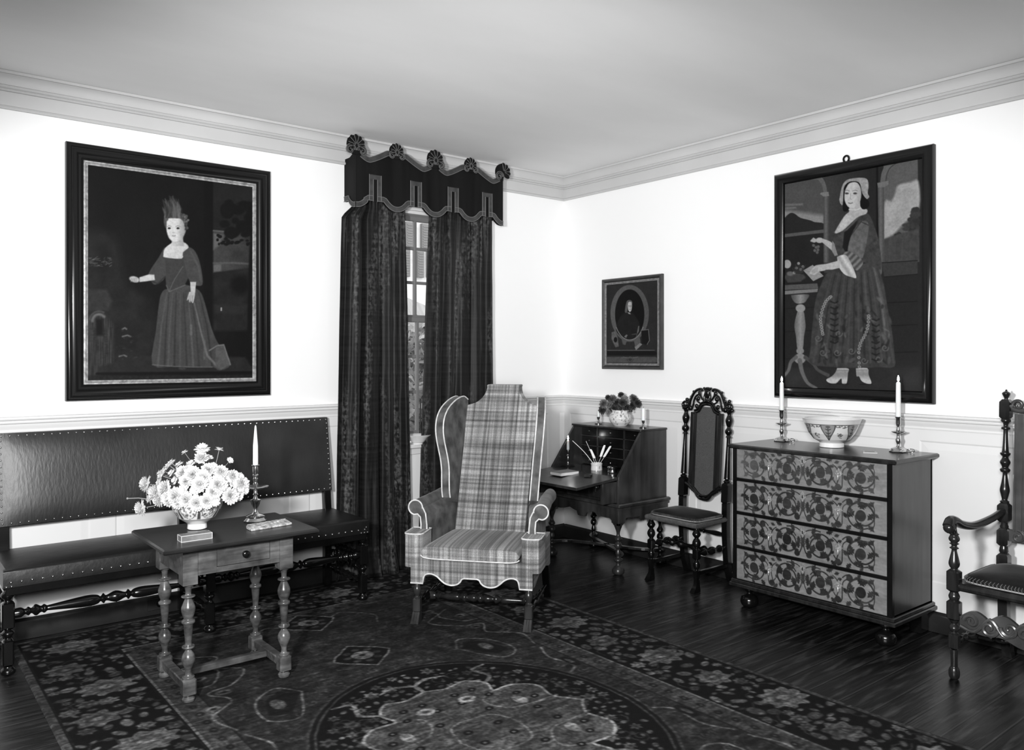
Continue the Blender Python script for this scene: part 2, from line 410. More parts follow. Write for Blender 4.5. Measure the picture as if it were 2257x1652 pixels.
# cornice: profile (out from wall, height) swept round the four walls
def ring_trim(prof, inset=0.0):
    m = MB(); rings = []
    for d, z in prof: rings.append([(XL + d, YF + d, z), (-d, YF + d, z), (-d, -d, z), (XL + d, -d, z)])
    return m.loft(rings, closed=True, caps=False)
corn = [(0.0, 2.655), (0.016, 2.655), (0.02, 2.662), (0.016, 2.670), (0.010, 2.674), (0.010, 2.742), (0.018, 2.744), (0.022, 2.750), (0.018, 2.756), (0.024, 2.758), (0.028, 2.764), (0.026, 2.770),
        (0.030, 2.771), (0.031, 2.785), (0.036, 2.800), (0.044, 2.811), (0.052, 2.817), (0.054, 2.819), (0.062, 2.820), (0.062, 2.834)]
struct('trim_1', ring_trim(corn), M_corn, smooth=25)
rail = [(0.0, 1.04), (0.008, 1.042), (0.010, 1.048), (0.008, 1.056), (0.010, 1.062), (0.014, 1.068), (0.018, 1.085), (0.026, 1.090), (0.028, 1.096), (0.024, 1.102), (0.034, 1.106), (0.038, 1.112), (0.036, 1.120), (0.020, 1.122), (0.0, 1.123)]
m = MB(); m.loft([[(WX1 + .07, -d, z), (-d, -d, z), (-d, YF + d, z), (XL + d, YF + d, z), (XL + d, -d, z), (WX0 - .07, -d, z)] for d, z in rail], closed=False, caps=False)
struct('trim_2', m, M_wain, smooth=25)
# wainscot boards with sunk panels under the rail
def wains(name, a0, a1, f, stiles):
    """f(a, d, z) -> point; a runs along the wall, d out of it"""
    m = MB(); t = 0.006; zb, z0, z1, zt = 0.11, 0.255, 0.975, 1.045
    def bx(p, q, d0, d1, za, zc):
        m.loft([[f(p, d0, za), f(q, d0, za), f(q, d1, za), f(p, d1, za)], [f(p, d0, zc), f(q, d0, zc), f(q, d1, zc), f(p, d1, zc)]])
    bx(a0, a1, 0.0005, t, zt - 0.06, zt); bx(a0, a1, 0.0005, t, zb, z0)
    for s0, s1 in stiles: bx(s0, s1, 0.0005, t, z0, zt - 0.06)
    for (p, q) in zip([s[1] for s in stiles[:-1]], [s[0] for s in stiles[1:]]):
        if q - p < 0.1: continue
        # raised panel with bevelled margin
        e = 0.012; r = 0.045
        def rg(i, d): return [f(p + i, d, z0 + i), f(q - i, d, z0 + i), f(q - i, d, 0.985 - i), f(p + i, d, 0.985 - i)]
        m.loft([rg(0, 0.006), rg(0.008, 0.0015), rg(r, 0.0055), rg(r + 0.004, 0.0055)], caps=False)
        m.add(rg(r + 0.004, 0.0055), [(0, 1, 2, 3)])
    struct(name, m, M_wain, smooth=0)
wains('trim_3', XL, WX0 - 0.06, lambda a, d, z: (a, -d, z), [(XL, -6.3), (-5.5, -5.38), (-4.6, -4.48), (-3.39, -3.27), (-2.28, -2.16), (-1.86, -1.78)])
wains('trim_4', WX1 + 0.06, -0.001, lambda a, d, z: (a, -d, z), [(-0.86, -0.76), (-0.17, -0.05)])
wains('trim_5', YF, -0.001, lambda a, d, z: (-d, a, z), [(YF, -6.7), (-5.5, -5.39), (-4.1, -3.99), (-2.76, -2.65), (-1.30, -1.19), (-0.075, -0.01)])
wains('trim_6', WX0 - 0.06, WX1 + 0.06, lambda a, d, z: (a, -d, min(z, 0.79)), [(-1.78, -1.78 + 0.001), (-0.861, -0.86)])
bb = [(0.0, 0.002), (0.018, 0.002), (0.018, 0.088), (0.014, 0.098), (0.006, 0.104), (0.0, 0.106)]
struct('baseboard_back', (lambda m: m.loft([[(XL, -d, z) for d, z in bb], [(0, -d, z) for d, z in bb]]))(MB()), M_base)
struct('baseboard_right', (lambda m: m.loft([[(-d, YF, z) for d, z in bb], [(-d, -0.018, z) for d, z in bb]]))(MB()), M_base)
struct('baseboard_left', (lambda m: m.loft([[(XL + d, YF, z) for d, z in bb], [(XL + d, -0.018, z) for d, z in bb]]))(MB()), M_base)
t = thing('wall_socket', 'round knobbed socket plate set in the dark baseboard under the settle', 'socket', (-3.06, -0.018, 0.06))
obj('plate', MB().box(-0.05, 0.05, -0.006, 0.001, -0.032, 0.032, 0.002), M_base, t)
obj('socket', MB().turn((0.012, -0.004, 0), (0.012, -0.02, 0), [(0, .016), (.5, .018), (.8, .014), (1, .006)]), M_black, t)

# ------------------------------------------------------------------ window
win = bpy.data.objects.new('window_1', None); COL.objects.link(win); win['kind'] = 'structure'; win.location = (-1.32, 0.1, 0.9)
def wp(name, m, mt, **k):
    o = obj(name, m, mt, **k); o.parent = win; o.matrix_parent_inverse = Matrix.Translation((1.32, -0.1, -0.9)); return o
M_sash = mat('sash_paint', 0.16, 0.5); M_sill = mat('sill_paint', 0.62, 0.4)
m = MB()
m.box(WX0, WX0 + .035, 0.0, .14, WZ0, WZ1).box(WX1 - .035, WX1, 0.0, .14, WZ0, WZ1).box(WX0, WX1, 0.0, .14, WZ1 - .02, WZ1)
m.box(WX0 - .07, WX0 + .01, -0.02, 0.0, WZ0, WZ1 + .07).box(WX1 - .01, WX1 + .07, -0.02, 0.0, WZ0, WZ1 + .07).box(WX0 - .07, WX1 + .07, -0.022, 0.0, WZ1, WZ1 + .08)
wp('window_frame', m, M_sill, bevel=.002)
vx = [-1.314 + 0.193 * k for k in (-1, 0, 1)]
def sash(z0, z1, zs, y):
    m = MB(); m.box(WX0 + .035, WX1 - .035, y, y + .03, z0, z0 + .05).box(WX0 + .035, WX1 - .035, y, y + .03, z1 - .035, z1)
    m.box(WX0 + .035, WX0 + .075, y, y + .03, z0, z1).box(WX1 - .075, WX1 - .035, y, y + .03, z0, z1)
    for x in vx: m.box(x - .011, x + .011, y + .002, y + .026, z0 + .02, z1 - .01)
    for z in zs: m.box(WX0 + .05, WX1 - .05, y + .003, y + .025, z - .01, z + .01)
    return m
wp('sash', sash(1.665, 2.405, (2.179, 1.941), 0.1), M_sash, bevel=.003)
wp('sash', sash(0.86, 1.70, (1.179, 1.426), 0.07), M_sash, bevel=.003)
def glass_mat():
    m = bpy.data.materials.new('window_glass'); m.use_nodes = True; nt = m.node_tree; N = nt.nodes; L = nt.links
    tr = N.new('ShaderNodeBsdfTransparent'); gl = N.new('ShaderNodeBsdfGlossy'); gl.inputs['Roughness'].default_value = 0.03
    fr = N.new('ShaderNodeFresnel'); fr.inputs[0].default_value = 1.45; mx = N.new('ShaderNodeMixShader')
    L.new(fr.outputs[0], mx.inputs[0]); L.new(tr.outputs[0], mx.inputs[1]); L.new(gl.outputs[0], mx.inputs[2]); L.new(mx.outputs[0], N['Material Output'].inputs[0]); return m
M_glass = glass_mat()
wp('pane', MB().box(WX0 + .05, WX1 - .05, .114, .117, 1.69, 2.39), M_glass); wp('pane', MB().box(WX0 + .05, WX1 - .05, .084, .087, .89, 1.68), M_glass)
m = MB().box(WX0 - .08, WX1 + .08, -.045, .12, .800, .828, .006).box(WX0 - .07, WX1 + .07, -.022, 0, .76, .80)
wp('window_sill', m, M_sill, bevel=.003)

# ------------------------------------------------------------------ outside the window
M_clap = mat('clapboard', 0.75, 0.8, streak=((1, 1, 12), 0.06)); M_shut = mat('shutter_paint', 0.2, 0.6); M_roof = mat('shed_roof', 0.34, 0.8, streak=((12, 2, 2), 0.3))
SHX = .77
SHUT = [(1.858, 3.321, 1.981, 2.971), (1.783, 2.922, 1.889, 2.55), (1.958, 2.937, 2.058, 2.56), (2.11, 3.321, 2.21, 2.971), (1.55, 2.93, 1.66, 2.55), (2.3, 2.93, 2.42, 2.55), (1.60, 3.321, 1.72, 2.971)]
h = thing('house', 'white clapboard house with dark louvred shutters seen through the window', 'house', (2.5, 5.0, -0.6))
obj('wall', MB().box(-5, 6, 0.05, 3, 0, 5.4), M_clap, h); obj('roof', MB().prism([(-5.4, 5.4), (6.4, 5.4), (6.0, 6.9), (-5.0, 6.9)], lambda a, b: (a, -.3 + (b - 5.4), b), lambda a, b: (a, .0 + (b - 5.4), b)), M_roof, h)
for (x0_, z0_, x1_, z1_) in SHUT:
    xa, xb, za, zb = x0_ - 2.5, x1_ - 2.5, z1_ + .6, z0_ + .6
    m = MB().box(xa, xb, -.01, .045, za, zb); n_ = int((zb - za) / .036)
    for k in range(n_):
        z_ = za + .01 + k * .036; m.box(xa + .015, xb - .015, -.018, .0, z_, z_ + .017)
    obj('shutter', m, M_shut, h)
sh = thing('shed', 'low shed with a sloping grey roof behind the window', 'shed', (SHX, 3.2, -0.6))
obj('wall', MB().box(-1.2, 1.2, .2, 1.4, 0, 2.5), mat('shed_wall', .35, .8), sh)
obj('roof', MB().prism([(-1.4, 2.55), (1.4, 2.45), (.6, 2.55), (-.1, 2.84), (-.5, 3.05)], lambda a, b: (a, (b - 2.0) * .8, b), lambda a, b: (a, (b - 2.0) * .8 + .12, b)), M_roof, sh)
rs = np.random.RandomState(3)
def shrub(cx, cy, h_, rad, n, label):
    s = thing('shrub', label, 'shrub', (cx, cy, -0.6))
    m = MB()
    for k in range(n):
        a = rs.rand() * 6.28; r = rad * rs.rand() ** .5; z = h_ * rs.rand() ** .8; q = .05 + .05 * rs.rand()
        c = Vector((r * math.cos(a), r * math.sin(a), z)); u = Vector(rs.randn(3)).normalized() * q; v = Vector(rs.randn(3)).normalized() * q * .4
        m.add([c - u, c + v, c + u, c - v], [(0, 1, 2, 3)])
    obj('foliage', m, mat('shrub_leaf', .3, .6, noise=(3, .6)), s, smooth=0)
    m = MB()
    for k in range(9):
        a = rs.rand() * 6.28; m.tube([(0, 0, 0), (.3 * rad * math.cos(a), .3 * rad * math.sin(a), h_ * .5), (.8 * rad * math.cos(a), .8 * rad * math.sin(a), h_ * .95)], .015, 5)
    obj('branch', m, M_stem, s)
shrub(-0.45, 1.55, 2.38, .55, 3600, 'leafy shrub close outside the lower panes, left one'); shrub(0.75, 2.1, 2.2, .6, 2600, 'leafy shrub outside the lower panes, farther right one')
struct('ground', MB().box(-12, 14, 0.16, 16, -.65, -.6), mat('garden_ground', .35, .9, noise=(2, .4)))

# ================================================================== PICTURES
def frame_rings(poly, prof, out):
    """poly: 4 corners (a,z) of the outer edge; prof: [(inset, depth)]; out(a, d, z) -> 3-D"""
    P = np.array(poly, float); a0, a1 = P[:, 0].min(), P[:, 0].max(); z0, z1 = P[:, 1].min(), P[:, 1].max()
    return MB().loft([[out(a0 + i, d, z0 + i), out(a1 - i, d, z0 + i), out(a1 - i, d, z1 - i), out(a0 + i, d, z1 - i)] for i, d in prof], caps=False)
M_canvas = painted('oil_on_canvas', 0.6, 0.12, noise=(1.0, 0.14, (90, 90, 90)), bump=(220, 0.12))
def picture(name, label, side, ox, oy, sc, outer, inner, dep, prof, liner, paint, step, fmat):
    """outer/inner: corner marks read in a crop (origin ox,oy, scale sc) of the photograph"""
    meas = on_y if side == 'y' else on_x
    out = (lambda a, d, z: (a, -d, z)) if side == 'y' else (lambda a, d, z: (-d, a, z))
    q = [meas(ox + x / sc, oy + y / sc, -dep) for x, y in outer]; a0 = sum(sorted(p[0] for p in q)[:2]) / 2; a1 = sum(sorted(p[0] for p in q)[2:]) / 2
    z0 = sum(sorted(p[1] for p in q)[:2]) / 2; z1 = sum(sorted(p[1] for p in q)[2:]) / 2
    t = thing(name, label, 'painting', out((a0 + a1) / 2, 0.0, z0))
    def loc(a, d, z):
        p = out(a, d, z); return (p[0] - t.location[0], p[1] - t.location[1], p[2] - t.location[2])
    obj('frame', frame_rings([(a0, z0), (a1, z1)], prof, loc), fmat, t, smooth=50)
    ins = prof[-1][0]
    if liner:
        lw = liner; obj('gilt_liner', frame_rings([(a0 + ins, z0 + ins), (a1 - ins, z1 - ins)], [(-.001, .010), (0, .024), (lw * .4, .026), (lw * .6, .022), (lw, .020), (lw, .012)], loc), M_gilt, t, smooth=30); ins += lw
    b0, b1, c0, c1 = a0 + ins, a1 - ins, z0 + ins, z1 - ins
    nu = int((b1 - b0) / step); nv = int((c1 - c0) / step)
    U, V = np.meshgrid(np.linspace(b0, b1, nu), np.linspace(c0, c1, nv), indexing='ij')
    if side == 'y': PX, PY = to_px(U, -.016, V)
    else: PX, PY = to_px(-.016, U, V)
    cv = Canvas((PX - ox) * sc, (PY - oy) * sc, 20); paint(cv)
    P3 = np.zeros(U.shape + (3,))
    if side == 'y': P3[..., 0] = U - t.location[0]; P3[..., 1] = -.016 - t.location[1]
    else: P3[..., 1] = U - t.location[1]; P3[..., 0] = -.016 - t.location[0]
    P3[..., 2] = V - t.location[2]
    grid_obj('canvas', P3, G(np.clip(cv.A, 0, 255)), M_canvas, t)
    obj('backing', MB().box(0, 0, 0, 0, 0, 0) if False else MB().add([loc(a0 + .01, .002, z0 + .01), loc(a1 - .01, .002, z0 + .01), loc(a1 - .01, .002, z1 - .01), loc(a0 + .01, .002, z1 - .01),
        loc(a0 + .01, .013, z0 + .01), loc(a1 - .01, .013, z0 + .01), loc(a1 - .01, .013, z1 - .01), loc(a0 + .01, .013, z1 - .01)],
        [(0, 1, 2, 3), (4, 5, 6, 7), (0, 1, 5, 4), (1, 2, 6, 5), (2, 3, 7, 6), (3, 0, 4, 7)]), M_black, t, smooth=0)
    return t, (a0, a1, z0, z1)
rr = random.Random(5)
def child(c):
    c.A += (fbm(c.X, c.Y, 160, 1) - .5) * 14
    c.poly([(160, 560), (330, 600), (380, 760), (420, 900), (560, 1000), (560, 1340), (160, 1340)], lambda x, y: 24 + 26 * fbm(x, y, 90, 2), 60)
    c.poly([(880, 200), (936, 200), (936, 1200), (880, 1200)], 15, 10)
    c.poly([(936, 200), (1210, 200), (1210, 580), (936, 575)], lambda x, y: 44 - 16 * fbm(x, y, 120, 3), 8)
    c.poly([(936, 575), (1180, 585), (1180, 800), (936, 830)], lambda x, y: 62 + 30 * fbm(x, y, 60, 4) - (x - 936) * .1, 12)
    c.line([(938, 573), (1000, 578)], 9, 105, 6); c.poly([(938, 590), (1000, 600), (975, 660), (938, 690)], 112, 14, .9)
    c.line([(938, 770), (1060, 768), (1165, 775)], 9, 100, 10); c.poly([(938, 780), (985, 775), (985, 820), (938, 825)], 118, 10, .8)
    c.poly([(936, 830), (1160, 800), (1190, 1180), (936, 1180)], lambda x, y: 28 + 22 * fbm(x, y, 50, 6), 20)
    for k in range(26): c.ell(1100 + rr.uniform(-95, 85), 500 + rr.uniform(-100, 95), rr.uniform(22, 48), rr.uniform(18, 36), 19, 10)
    for k in range(30): c.ell(960 + rr.uniform(0, 190), 615 + rr.uniform(-25, 45), rr.uniform(6, 15), rr.uniform(5, 11), 20, 5)
    c.line([(1180, 400), (1165, 760), (1160, 1180)], [16, 24, 36], 17, 12); c.ell(1100, 900, 60, 60, 18, 40)
    c.poly([(940, 1020), (1140, 1030), (1120, 1080), (960, 1070)], 46, 16); c.poly([(980, 1130), (1120, 1120), (1060, 1165), (960, 1170)], 38, 14)
    c.line([(985, 1042), (985, 1056)], 8, 190, 5)
    c.poly([(165, 930), (290, 930), (325, 1000), (300, 1060), (165, 1060)], lambda x, y: 46 + 20 * fbm(x, y, 30, 7), 20)
    c.poly([(165, 1080), (280, 1080), (330, 1150), (330, 1400), (165, 1480)], lambda x, y: 40 + 55 * vnoise(x, y * .08, 6, 8) * fbm(x, y, 120, 3), 30)
    c.line(arc(243, 1120, 40, 180, 320), 16, 118, 12); c.line(arc(243, 1120, 58, 190, 300), 8, 90, 10); c.poly([(225, 1110), (265, 1110), (270, 1210), (225, 1210)], 18, 18)
    for k in range(60): c.line([(x0 := 170 + rr.uniform(0, 140), y0 := 735 + rr.uniform(0, 55)), (x0 + rr.uniform(4, 16), y0 + rr.uniform(-8, 8))], 3.5, rr.uniform(60, 115), 4)
    for x, y, l in ((385, 1215, 50), (365, 1335, 45), (385, 1170, 25), (310, 1480, 30), (455, 1350, 30)): c.line([(x, y), (x + l * .6, y - 8), (x + l, y)], 8, 120, 7)
    for k in range(90): c.ell(165 + rr.uniform(0, 300), 1150 + rr.uniform(0, 330), rr.uniform(3, 12), rr.uniform(2, 5), rr.uniform(30, 78), 6, .6)
    c.poly([(500, 1330), (1130, 1340), (1190, 1430), (230, 1440), (240, 1400)], lambda x, y: 36 + 14 * fbm(x, y, 60, 5), 14)
    c.line([(230, 1440), (1190, 1432)], 14, 14, 8); c.line([(160, 1475), (1200, 1470)], 44, lambda x, y: 22 + 30 * fbm(x, y, 12, 6), 14)
    # figure
    skirt = [(640, 930), (700, 915), (765, 900), (850, 935), (885, 1010), (925, 1160), (965, 1255), (1000, 1290), (1042, 1385), (975, 1420), (930, 1400), (800, 1402), (700, 1395), (566, 1386), (588, 1180), (606, 1020), (620, 955)]
    c.poly(skirt, lambda x, y: 66 + 22 * fbm(x, y * .3, 30, 9), 6)
    for x0, x1, v in ((655, 600, 100), (668, 640, 52), (690, 662, 98), (712, 700, 50), (735, 735, 92), (755, 775, 55), (780, 815, 104), (800, 850, 58), (830, 900, 88), (850, 930, 50)):
        c.line([(x0, 950), ((x0 + x1) / 2 + (x1 - x0) * .1, 1150), (x1, 1392)], [4, 9, 12], v, 9, .75)
    c.line([(820, 1010), (865, 1200), (900, 1330), (960, 1395)], [5, 12, 14], 128, 8, .8); c.line([(800, 1150), (802, 1200)], 14, 120, 10, .7); c.line([(885, 1240), (880, 1350)], 10, 110, 10, .7)
    c.poly([(950, 1270), (1000, 1262), (1040, 1385), (985, 1415), (950, 1400)], lambda x, y: 80 + 30 * fbm(x, y, 30, 3), 8); c.line([(912, 1300), (960, 1270), (1000, 1265), (1040, 1385)], 7, 125, 6)
    c.line([(566, 1386), (700, 1396), (820, 1400), (930, 1400)], 5, 120, 5, .8)
    c.poly([(636, 715), (750, 720), (790, 850), (765, 900), (668, 945), (650, 905)], lambda x, y: 76 - 10 * fbm(x, y, 30, 2), 6)
    c.line([(752, 790), (700, 870), (668, 942)], 5, 110, 5, .8); c.line([(652, 905), (668, 943), (765, 903)], 6, 108, 5, .9)
    c.poly([(640, 672), (605, 735), (545, 830), (560, 880), (588, 900), (648, 850), (640, 735)], lambda x, y: 70 + 14 * fbm(x, y, 25, 4), 6)
    c.poly([(745, 690), (785, 672), (828, 700), (858, 780), (873, 885), (852, 908), (795, 885), (765, 790)], lambda x, y: 72 + 16 * fbm(x, y, 25, 5), 6)
    c.line([(800, 700), (845, 790), (862, 880)], 10, 100, 10, .7); c.line([(565, 880), (600, 895), (645, 850)], 8, 50, 6, .8)
    c.poly([(687, 645), (642, 680), (634, 720), (645, 735), (745, 742), (752, 705), (787, 672), (750, 640)], lambda x, y: 240 - (x - 640) * .12, 6)
    c.poly([(688, 605), (750, 600), (758, 665), (682, 665)], lambda x, y: 222 - (x - 690) * .5, 7)
    c.poly([(652, 500), (700, 485), (752, 495), (772, 540), (765, 590), (735, 628), (700, 640), (668, 618), (652, 565)], lambda x, y: 243 - np.clip(x - 715, 0, 60) * 1.6, 7, sm=4)
    c.poly([(640, 480), (628, 430), (660, 470), (690, 455), (745, 470), (778, 510), (772, 560), (755, 520), (735, 500), (700, 488), (658, 500), (650, 560), (636, 520)], 92, 8)
    for k in range(40): c.ell(700 + 66 * math.cos(k * .41) * rr.uniform(.8, 1.1) + 8, 500 - abs(26 * math.sin(k * .41)) + rr.uniform(-10, 12), 9, 8, rr.choice((60, 85, 110)), 6, .8)
    for k in range(60):
        x0 = 650 + rr.uniform(0, 95); x1 = x0 + rr.uniform(-28, 6) - 15
        c.line([(x0, 492), (x0 + rr.uniform(-14, 18), 440), (x1 + 15, 350 + abs(x0 - 690) * .9 + rr.uniform(0, 40))], [9, 8, 2], rr.choice((50, 70, 95, 120)), 8, .55, sm=3)
    for k in range(22): c.ell(772 + rr.uniform(-12, 14), 520 + rr.uniform(-35, 45), 6, 6, rr.choice((90, 120, 60)), 6)
    for x in (669, 722): c.ell(x, 558, 9, 6, 45, 4); c.line([(x - 13, 548), (x, 543), (x + 12, 547)], 4, 140, 4, .8)
    c.ell(696, 584, 8, 4, 195, 5, .8); c.line([(688, 604), (697, 606), (706, 603)], 6, 150, 5, .8); c.ell(745, 595, 12, 25, 190, 14, .6)
    c.poly([(578, 840), (545, 838), (488, 856), (490, 884), (530, 880), (582, 872)], 226, 6); c.ell(458, 868, 32, 18, 205, 6, rot=15)
    for k in range(4): c.line([(440 + 10 * k, 862), (436 + 10 * k, 884)], 3, 140, 3)
    c.poly([(796, 884), (832, 884), (826, 950), (800, 955)], 218, 5); c.poly([(790, 945), (824, 945), (820, 990), (812, 1012), (800, 1000), (795, 1010), (786, 990), (776, 995)], 205, 5)
    for x in (790, 800, 811): c.line([(x, 965), (x - 2, 1005)], 2.5, 120, 3)
    c.ell(748, 1408, 22, 9, 66, 6)
def lady(c):
    c.A[:] = 42
    c.poly([(130, 190), (390, 190), (390, 545), (130, 560)], lambda x, y: 82 + 10 * fbm(x, y, 60, 1), 4)
    c.poly([(130, 405), (390, 440), (390, 500), (130, 480)], 150, 30); c.line([(140, 375), (250, 370)], 12, 122, 12); c.line([(135, 395), (210, 392)], 8, 130, 8)
    c.poly([(130, 470), (155, 440), (180, 424), (205, 430), (240, 455), (300, 470), (330, 482), (388, 492), (388, 548), (130, 560)], 42, 4)
    c.poly([(130, 558), (388, 528), (388, 548), (130, 578)], 96, 3); c.poly([(130, 580), (390, 550), (390, 880), (130, 890)], lambda x, y: 34 + 8 * fbm(x, y, 80, 2), 4)
    c.poly([(388, 100), (730, 80), (730, 800), (388, 800)], lambda x, y: 66 - 26 * np.clip((x - 430) / 250, 0, 1), 4); c.poly([(715, 90), (728, 90), (728, 700), (715, 700)], 18, 6)
    c.poly([(385, 320), (423, 310), (423, 735), (385, 735)], lambda x, y: 112 - 38 * np.abs(x - 400) / 18, 4)
    c.line(smooth_path([(318, 200), (360, 205), (388, 245), (400, 300)], 6), 30, 108, 4); c.line(smooth_path([(300, 190), (370, 196), (400, 240), (412, 300)], 6), 5, 60, 4)
    c.poly([(362, 305), (372, 296), (416, 292), (420, 318), (385, 322)], 132, 3)
    c.poly([(762, 95), (975, 60), (985, 730), (762, 735)], lambda x, y: 92 + 14 * fbm(x, y, 70, 4), 4)
    c.poly([(765, 585), (768, 360), (810, 350), (835, 300), (845, 260), (880, 240), (930, 232), (980, 225), (985, 400), (900, 480), (820, 560)], lambda x, y: 162 + 36 * fbm(x, y, 50, 7), 16)
    for k in range(60):
        u = rr.uniform(0, 1); c.ell(975 - 150 * (1 - u) * rr.random() ** .6, 375 + 210 * (1 - u) + rr.uniform(0, 60), rr.uniform(12, 26), rr.uniform(9, 20), rr.uniform(48, 66), 6)
    c.poly([(765, 590), (850, 560), (985, 520), (985, 730), (765, 735)], lambda x, y: 60 + 26 * fbm(x, y, 26, 9), 10)
    for x in (800, 835, 880, 930): c.line([(x, 600), (x - 4, 725)], 5, 84, 5, .6)
    c.poly([(724, 265), (764, 258), (764, 735), (735, 735)], lambda x, y: 112 - 30 * np.abs(x - 744) / 18, 4)
    c.line(smooth_path([(860, 92), (800, 120), (768, 165), (756, 225)], 6), 30, 106, 4); c.line(smooth_path([(880, 96), (815, 130), (785, 175), (776, 225)], 6), 5, 60, 4)
    c.poly([(722, 236), (795, 222), (790, 248), (768, 262), (726, 266)], 124, 3)
    c.poly([(750, 735), (975, 722), (975, 808), (765, 825)], 64, 4); c.line([(752, 737), (975, 723)], 5, 26, 3); c.line([(766, 826), (975, 808)], 5, 22, 3)
    c.poly([(765, 828), (975, 810), (985, 1395), (800, 1395)], 40, 4)
    for y in (985, 1130, 1300): c.line([(780, y + 3), (975, y - 6)], 5, 22, 4); c.line([(135, y + 40), (330, y + 30)], 4, 26, 4)
    c.poly([(120, 1400), (985, 1390), (985, 1560), (120, 1530)], lambda x, y: 42 + 8 * fbm(x, y, 60, 4), 20)
    # stand and fruit
    c.poly([(130, 878), (345, 866), (352, 898), (130, 908)], 96, 3); c.poly([(130, 914), (350, 900), (346, 920), (130, 937)], 136, 3)
    for pts in ([(180, 940), (290, 935), (282, 965), (262, 988), (215, 992), (190, 968)], [(222, 1040), (258, 1040), (268, 1090), (272, 1140), (262, 1200), (254, 1280), (222, 1280), (212, 1200), (202, 1140), (208, 1090)]):
        c.poly(pts, lambda x, y: 160 - 1.3 * np.abs(x - 240), 4, sm=3)
    c.ell(240, 1022, 30, 25, 165, 5); c.ell(238, 1290, 24, 20, 150, 5); c.ell(237, 1338, 36, 32, 152, 6)
    c.line(smooth_path([(236, 1350), (250, 1420), (285, 1490), (340, 1522)], 6), [30, 24, 20, 14], 110, 6)
    c.line(smooth_path([(212, 1330), (180, 1360), (165, 1410), (135, 1450)], 6), [24, 20, 16], 108, 6); c.line(smooth_path([(270, 1330), (320, 1370), (350, 1410), (412, 1442)], 6), [24, 20, 18, 22], 82, 6)
    c.ell(205, 828, 66, 24, 78, 6); c.poly([(140, 820), (262, 810), (245, 855), (160, 862)], 72, 6); c.ell(157, 745, 24, 27, 178, 5); c.ell(175, 805, 22, 14, 110, 6)
    for x, y in ((228, 741), (241, 779), (256, 762), (215, 770), (200, 800)): c.ell(x, y, 9, 9, 150, 4)
    for k in range(10): c.line([(205 + k * 5, 800), (190 + k * 9, 755 + rr.uniform(-10, 20))], 4, 62, 4)
    # gown
    c.poly([(665, 465), (705, 520), (735, 620), (752, 800), (720, 790), (690, 700), (672, 560)], lambda x, y: 86 + 20 * np.sin(x / 9), 6)
    sk = [(440, 788), (520, 800), (620, 748), (690, 742), (735, 790), (765, 880), (785, 1010), (812, 1150), (828, 1290), (830, 1388), (740, 1392), (610, 1397), (470, 1392), (305, 1372), (302, 1280), (318, 1100), (335, 970), (370, 870), (400, 810)]
    c.poly(sk, lambda x, y: 54 + 30 * fbm(x, y, 26, 11), 6)
    for k in range(15):
        x0 = 440 + k * 20; x1 = 320 + k * 36; v = (92, 38)[k % 2]
        c.line([(x0, 800), (x0 * .6 + x1 * .4, 980), (x1, 1360)], [5, 10, 13], v, 9, .55)
    c.line([(700, 760), (752, 1000), (775, 1240)], [12, 20, 12], 128, 16, .6); c.line([(640, 790), (650, 1000)], 14, 100, 14, .5)
    for k in range(70):
        x = rr.uniform(330, 810); y = rr.uniform(960, 1370); a = rr.uniform(-60, 60)
        c.ell(x, y, rr.uniform(5, 11), rr.uniform(14, 26), rr.choice((100, 120, 34, 30, 88)), 6, .6, rot=a)
    for cx_, cy_ in ((380, 1300), (470, 1300), (350, 1210), (640, 1350), (730, 1340), (480, 1180), (770, 1270), (560, 1290)):
        c.line(spiral(cx_, cy_, 24, 4, 0, 420, 16), 6, 120, 5, .75)
    for k in range(8):
        for xx, yy in ((430, 980), (690, 1090)): c.line([(xx, yy + k * 36), (xx + 26, yy + 10 + k * 36), (xx + 44, yy + k * 36)], 9, 28, 6, .8)
    for pts in ([(430, 950), (400, 980), (378, 1030), (366, 1090), (372, 1140), (380, 1185)], [(668, 1070), (664, 1130), (645, 1190), (618, 1240), (606, 1300), (610, 1390)]):
        sp_ = smooth_path(pts, 3)
        for q in sp_: c.ell(q[0], q[1], 10, 9, 158, 4); c.ell(q[0], q[1], 4, 4, 70, 3)
    c.poly([(470, 540), (520, 500), (600, 440), (655, 425), (690, 470), (730, 600), (745, 780), (640, 735), (520, 760), (470, 690), (445, 600), (445, 560)], lambda x, y: 50 + 40 * fbm(x, y, 22, 13), 5)
    c.poly([(515, 545), (570, 500), (600, 470), (560, 580), (530, 680), (505, 640)], 28, 8)
    c.poly([(620, 480), (655, 475), (668, 515), (655, 610), (630, 705), (590, 715), (540, 680), (545, 610), (575, 530)], lambda x, y: 84 + 50 * fbm(x, y, 24, 14), 5)
    c.line([(560, 560), (620, 480), (665, 500)], 6, 34, 5, .7); c.line([(450, 545), (530, 530), (610, 445)], 8, 110, 6, .6)
    c.poly([(520, 668), (560, 670), (632, 725), (610, 775), (585, 782), (540, 720), (505, 695)], lambda x, y: 110 + 30 * np.sin((x + y) / 7), 4)
    c.poly([(470, 700), (500, 688), (530, 692), (555, 735), (578, 785), (590, 832), (555, 825), (520, 812), (490, 780), (475, 740)], lambda x, y: 205 + 25 * np.sin((x * .8 - y * .5) / 7), 4)
    c.poly([(484, 722), (400, 745), (388, 780), (440, 780), (490, 768)], 205, 5); c.poly([(258, 785), (317, 750), (385, 820), (320, 852)], 165, 3); c.line([(262, 785), (330, 800), (383, 820)], 2, 120, 2)
    c.poly([(400, 745), (340, 752), (318, 770), (300, 795), (302, 808), (330, 812), (360, 792), (398, 782)], 200, 5)
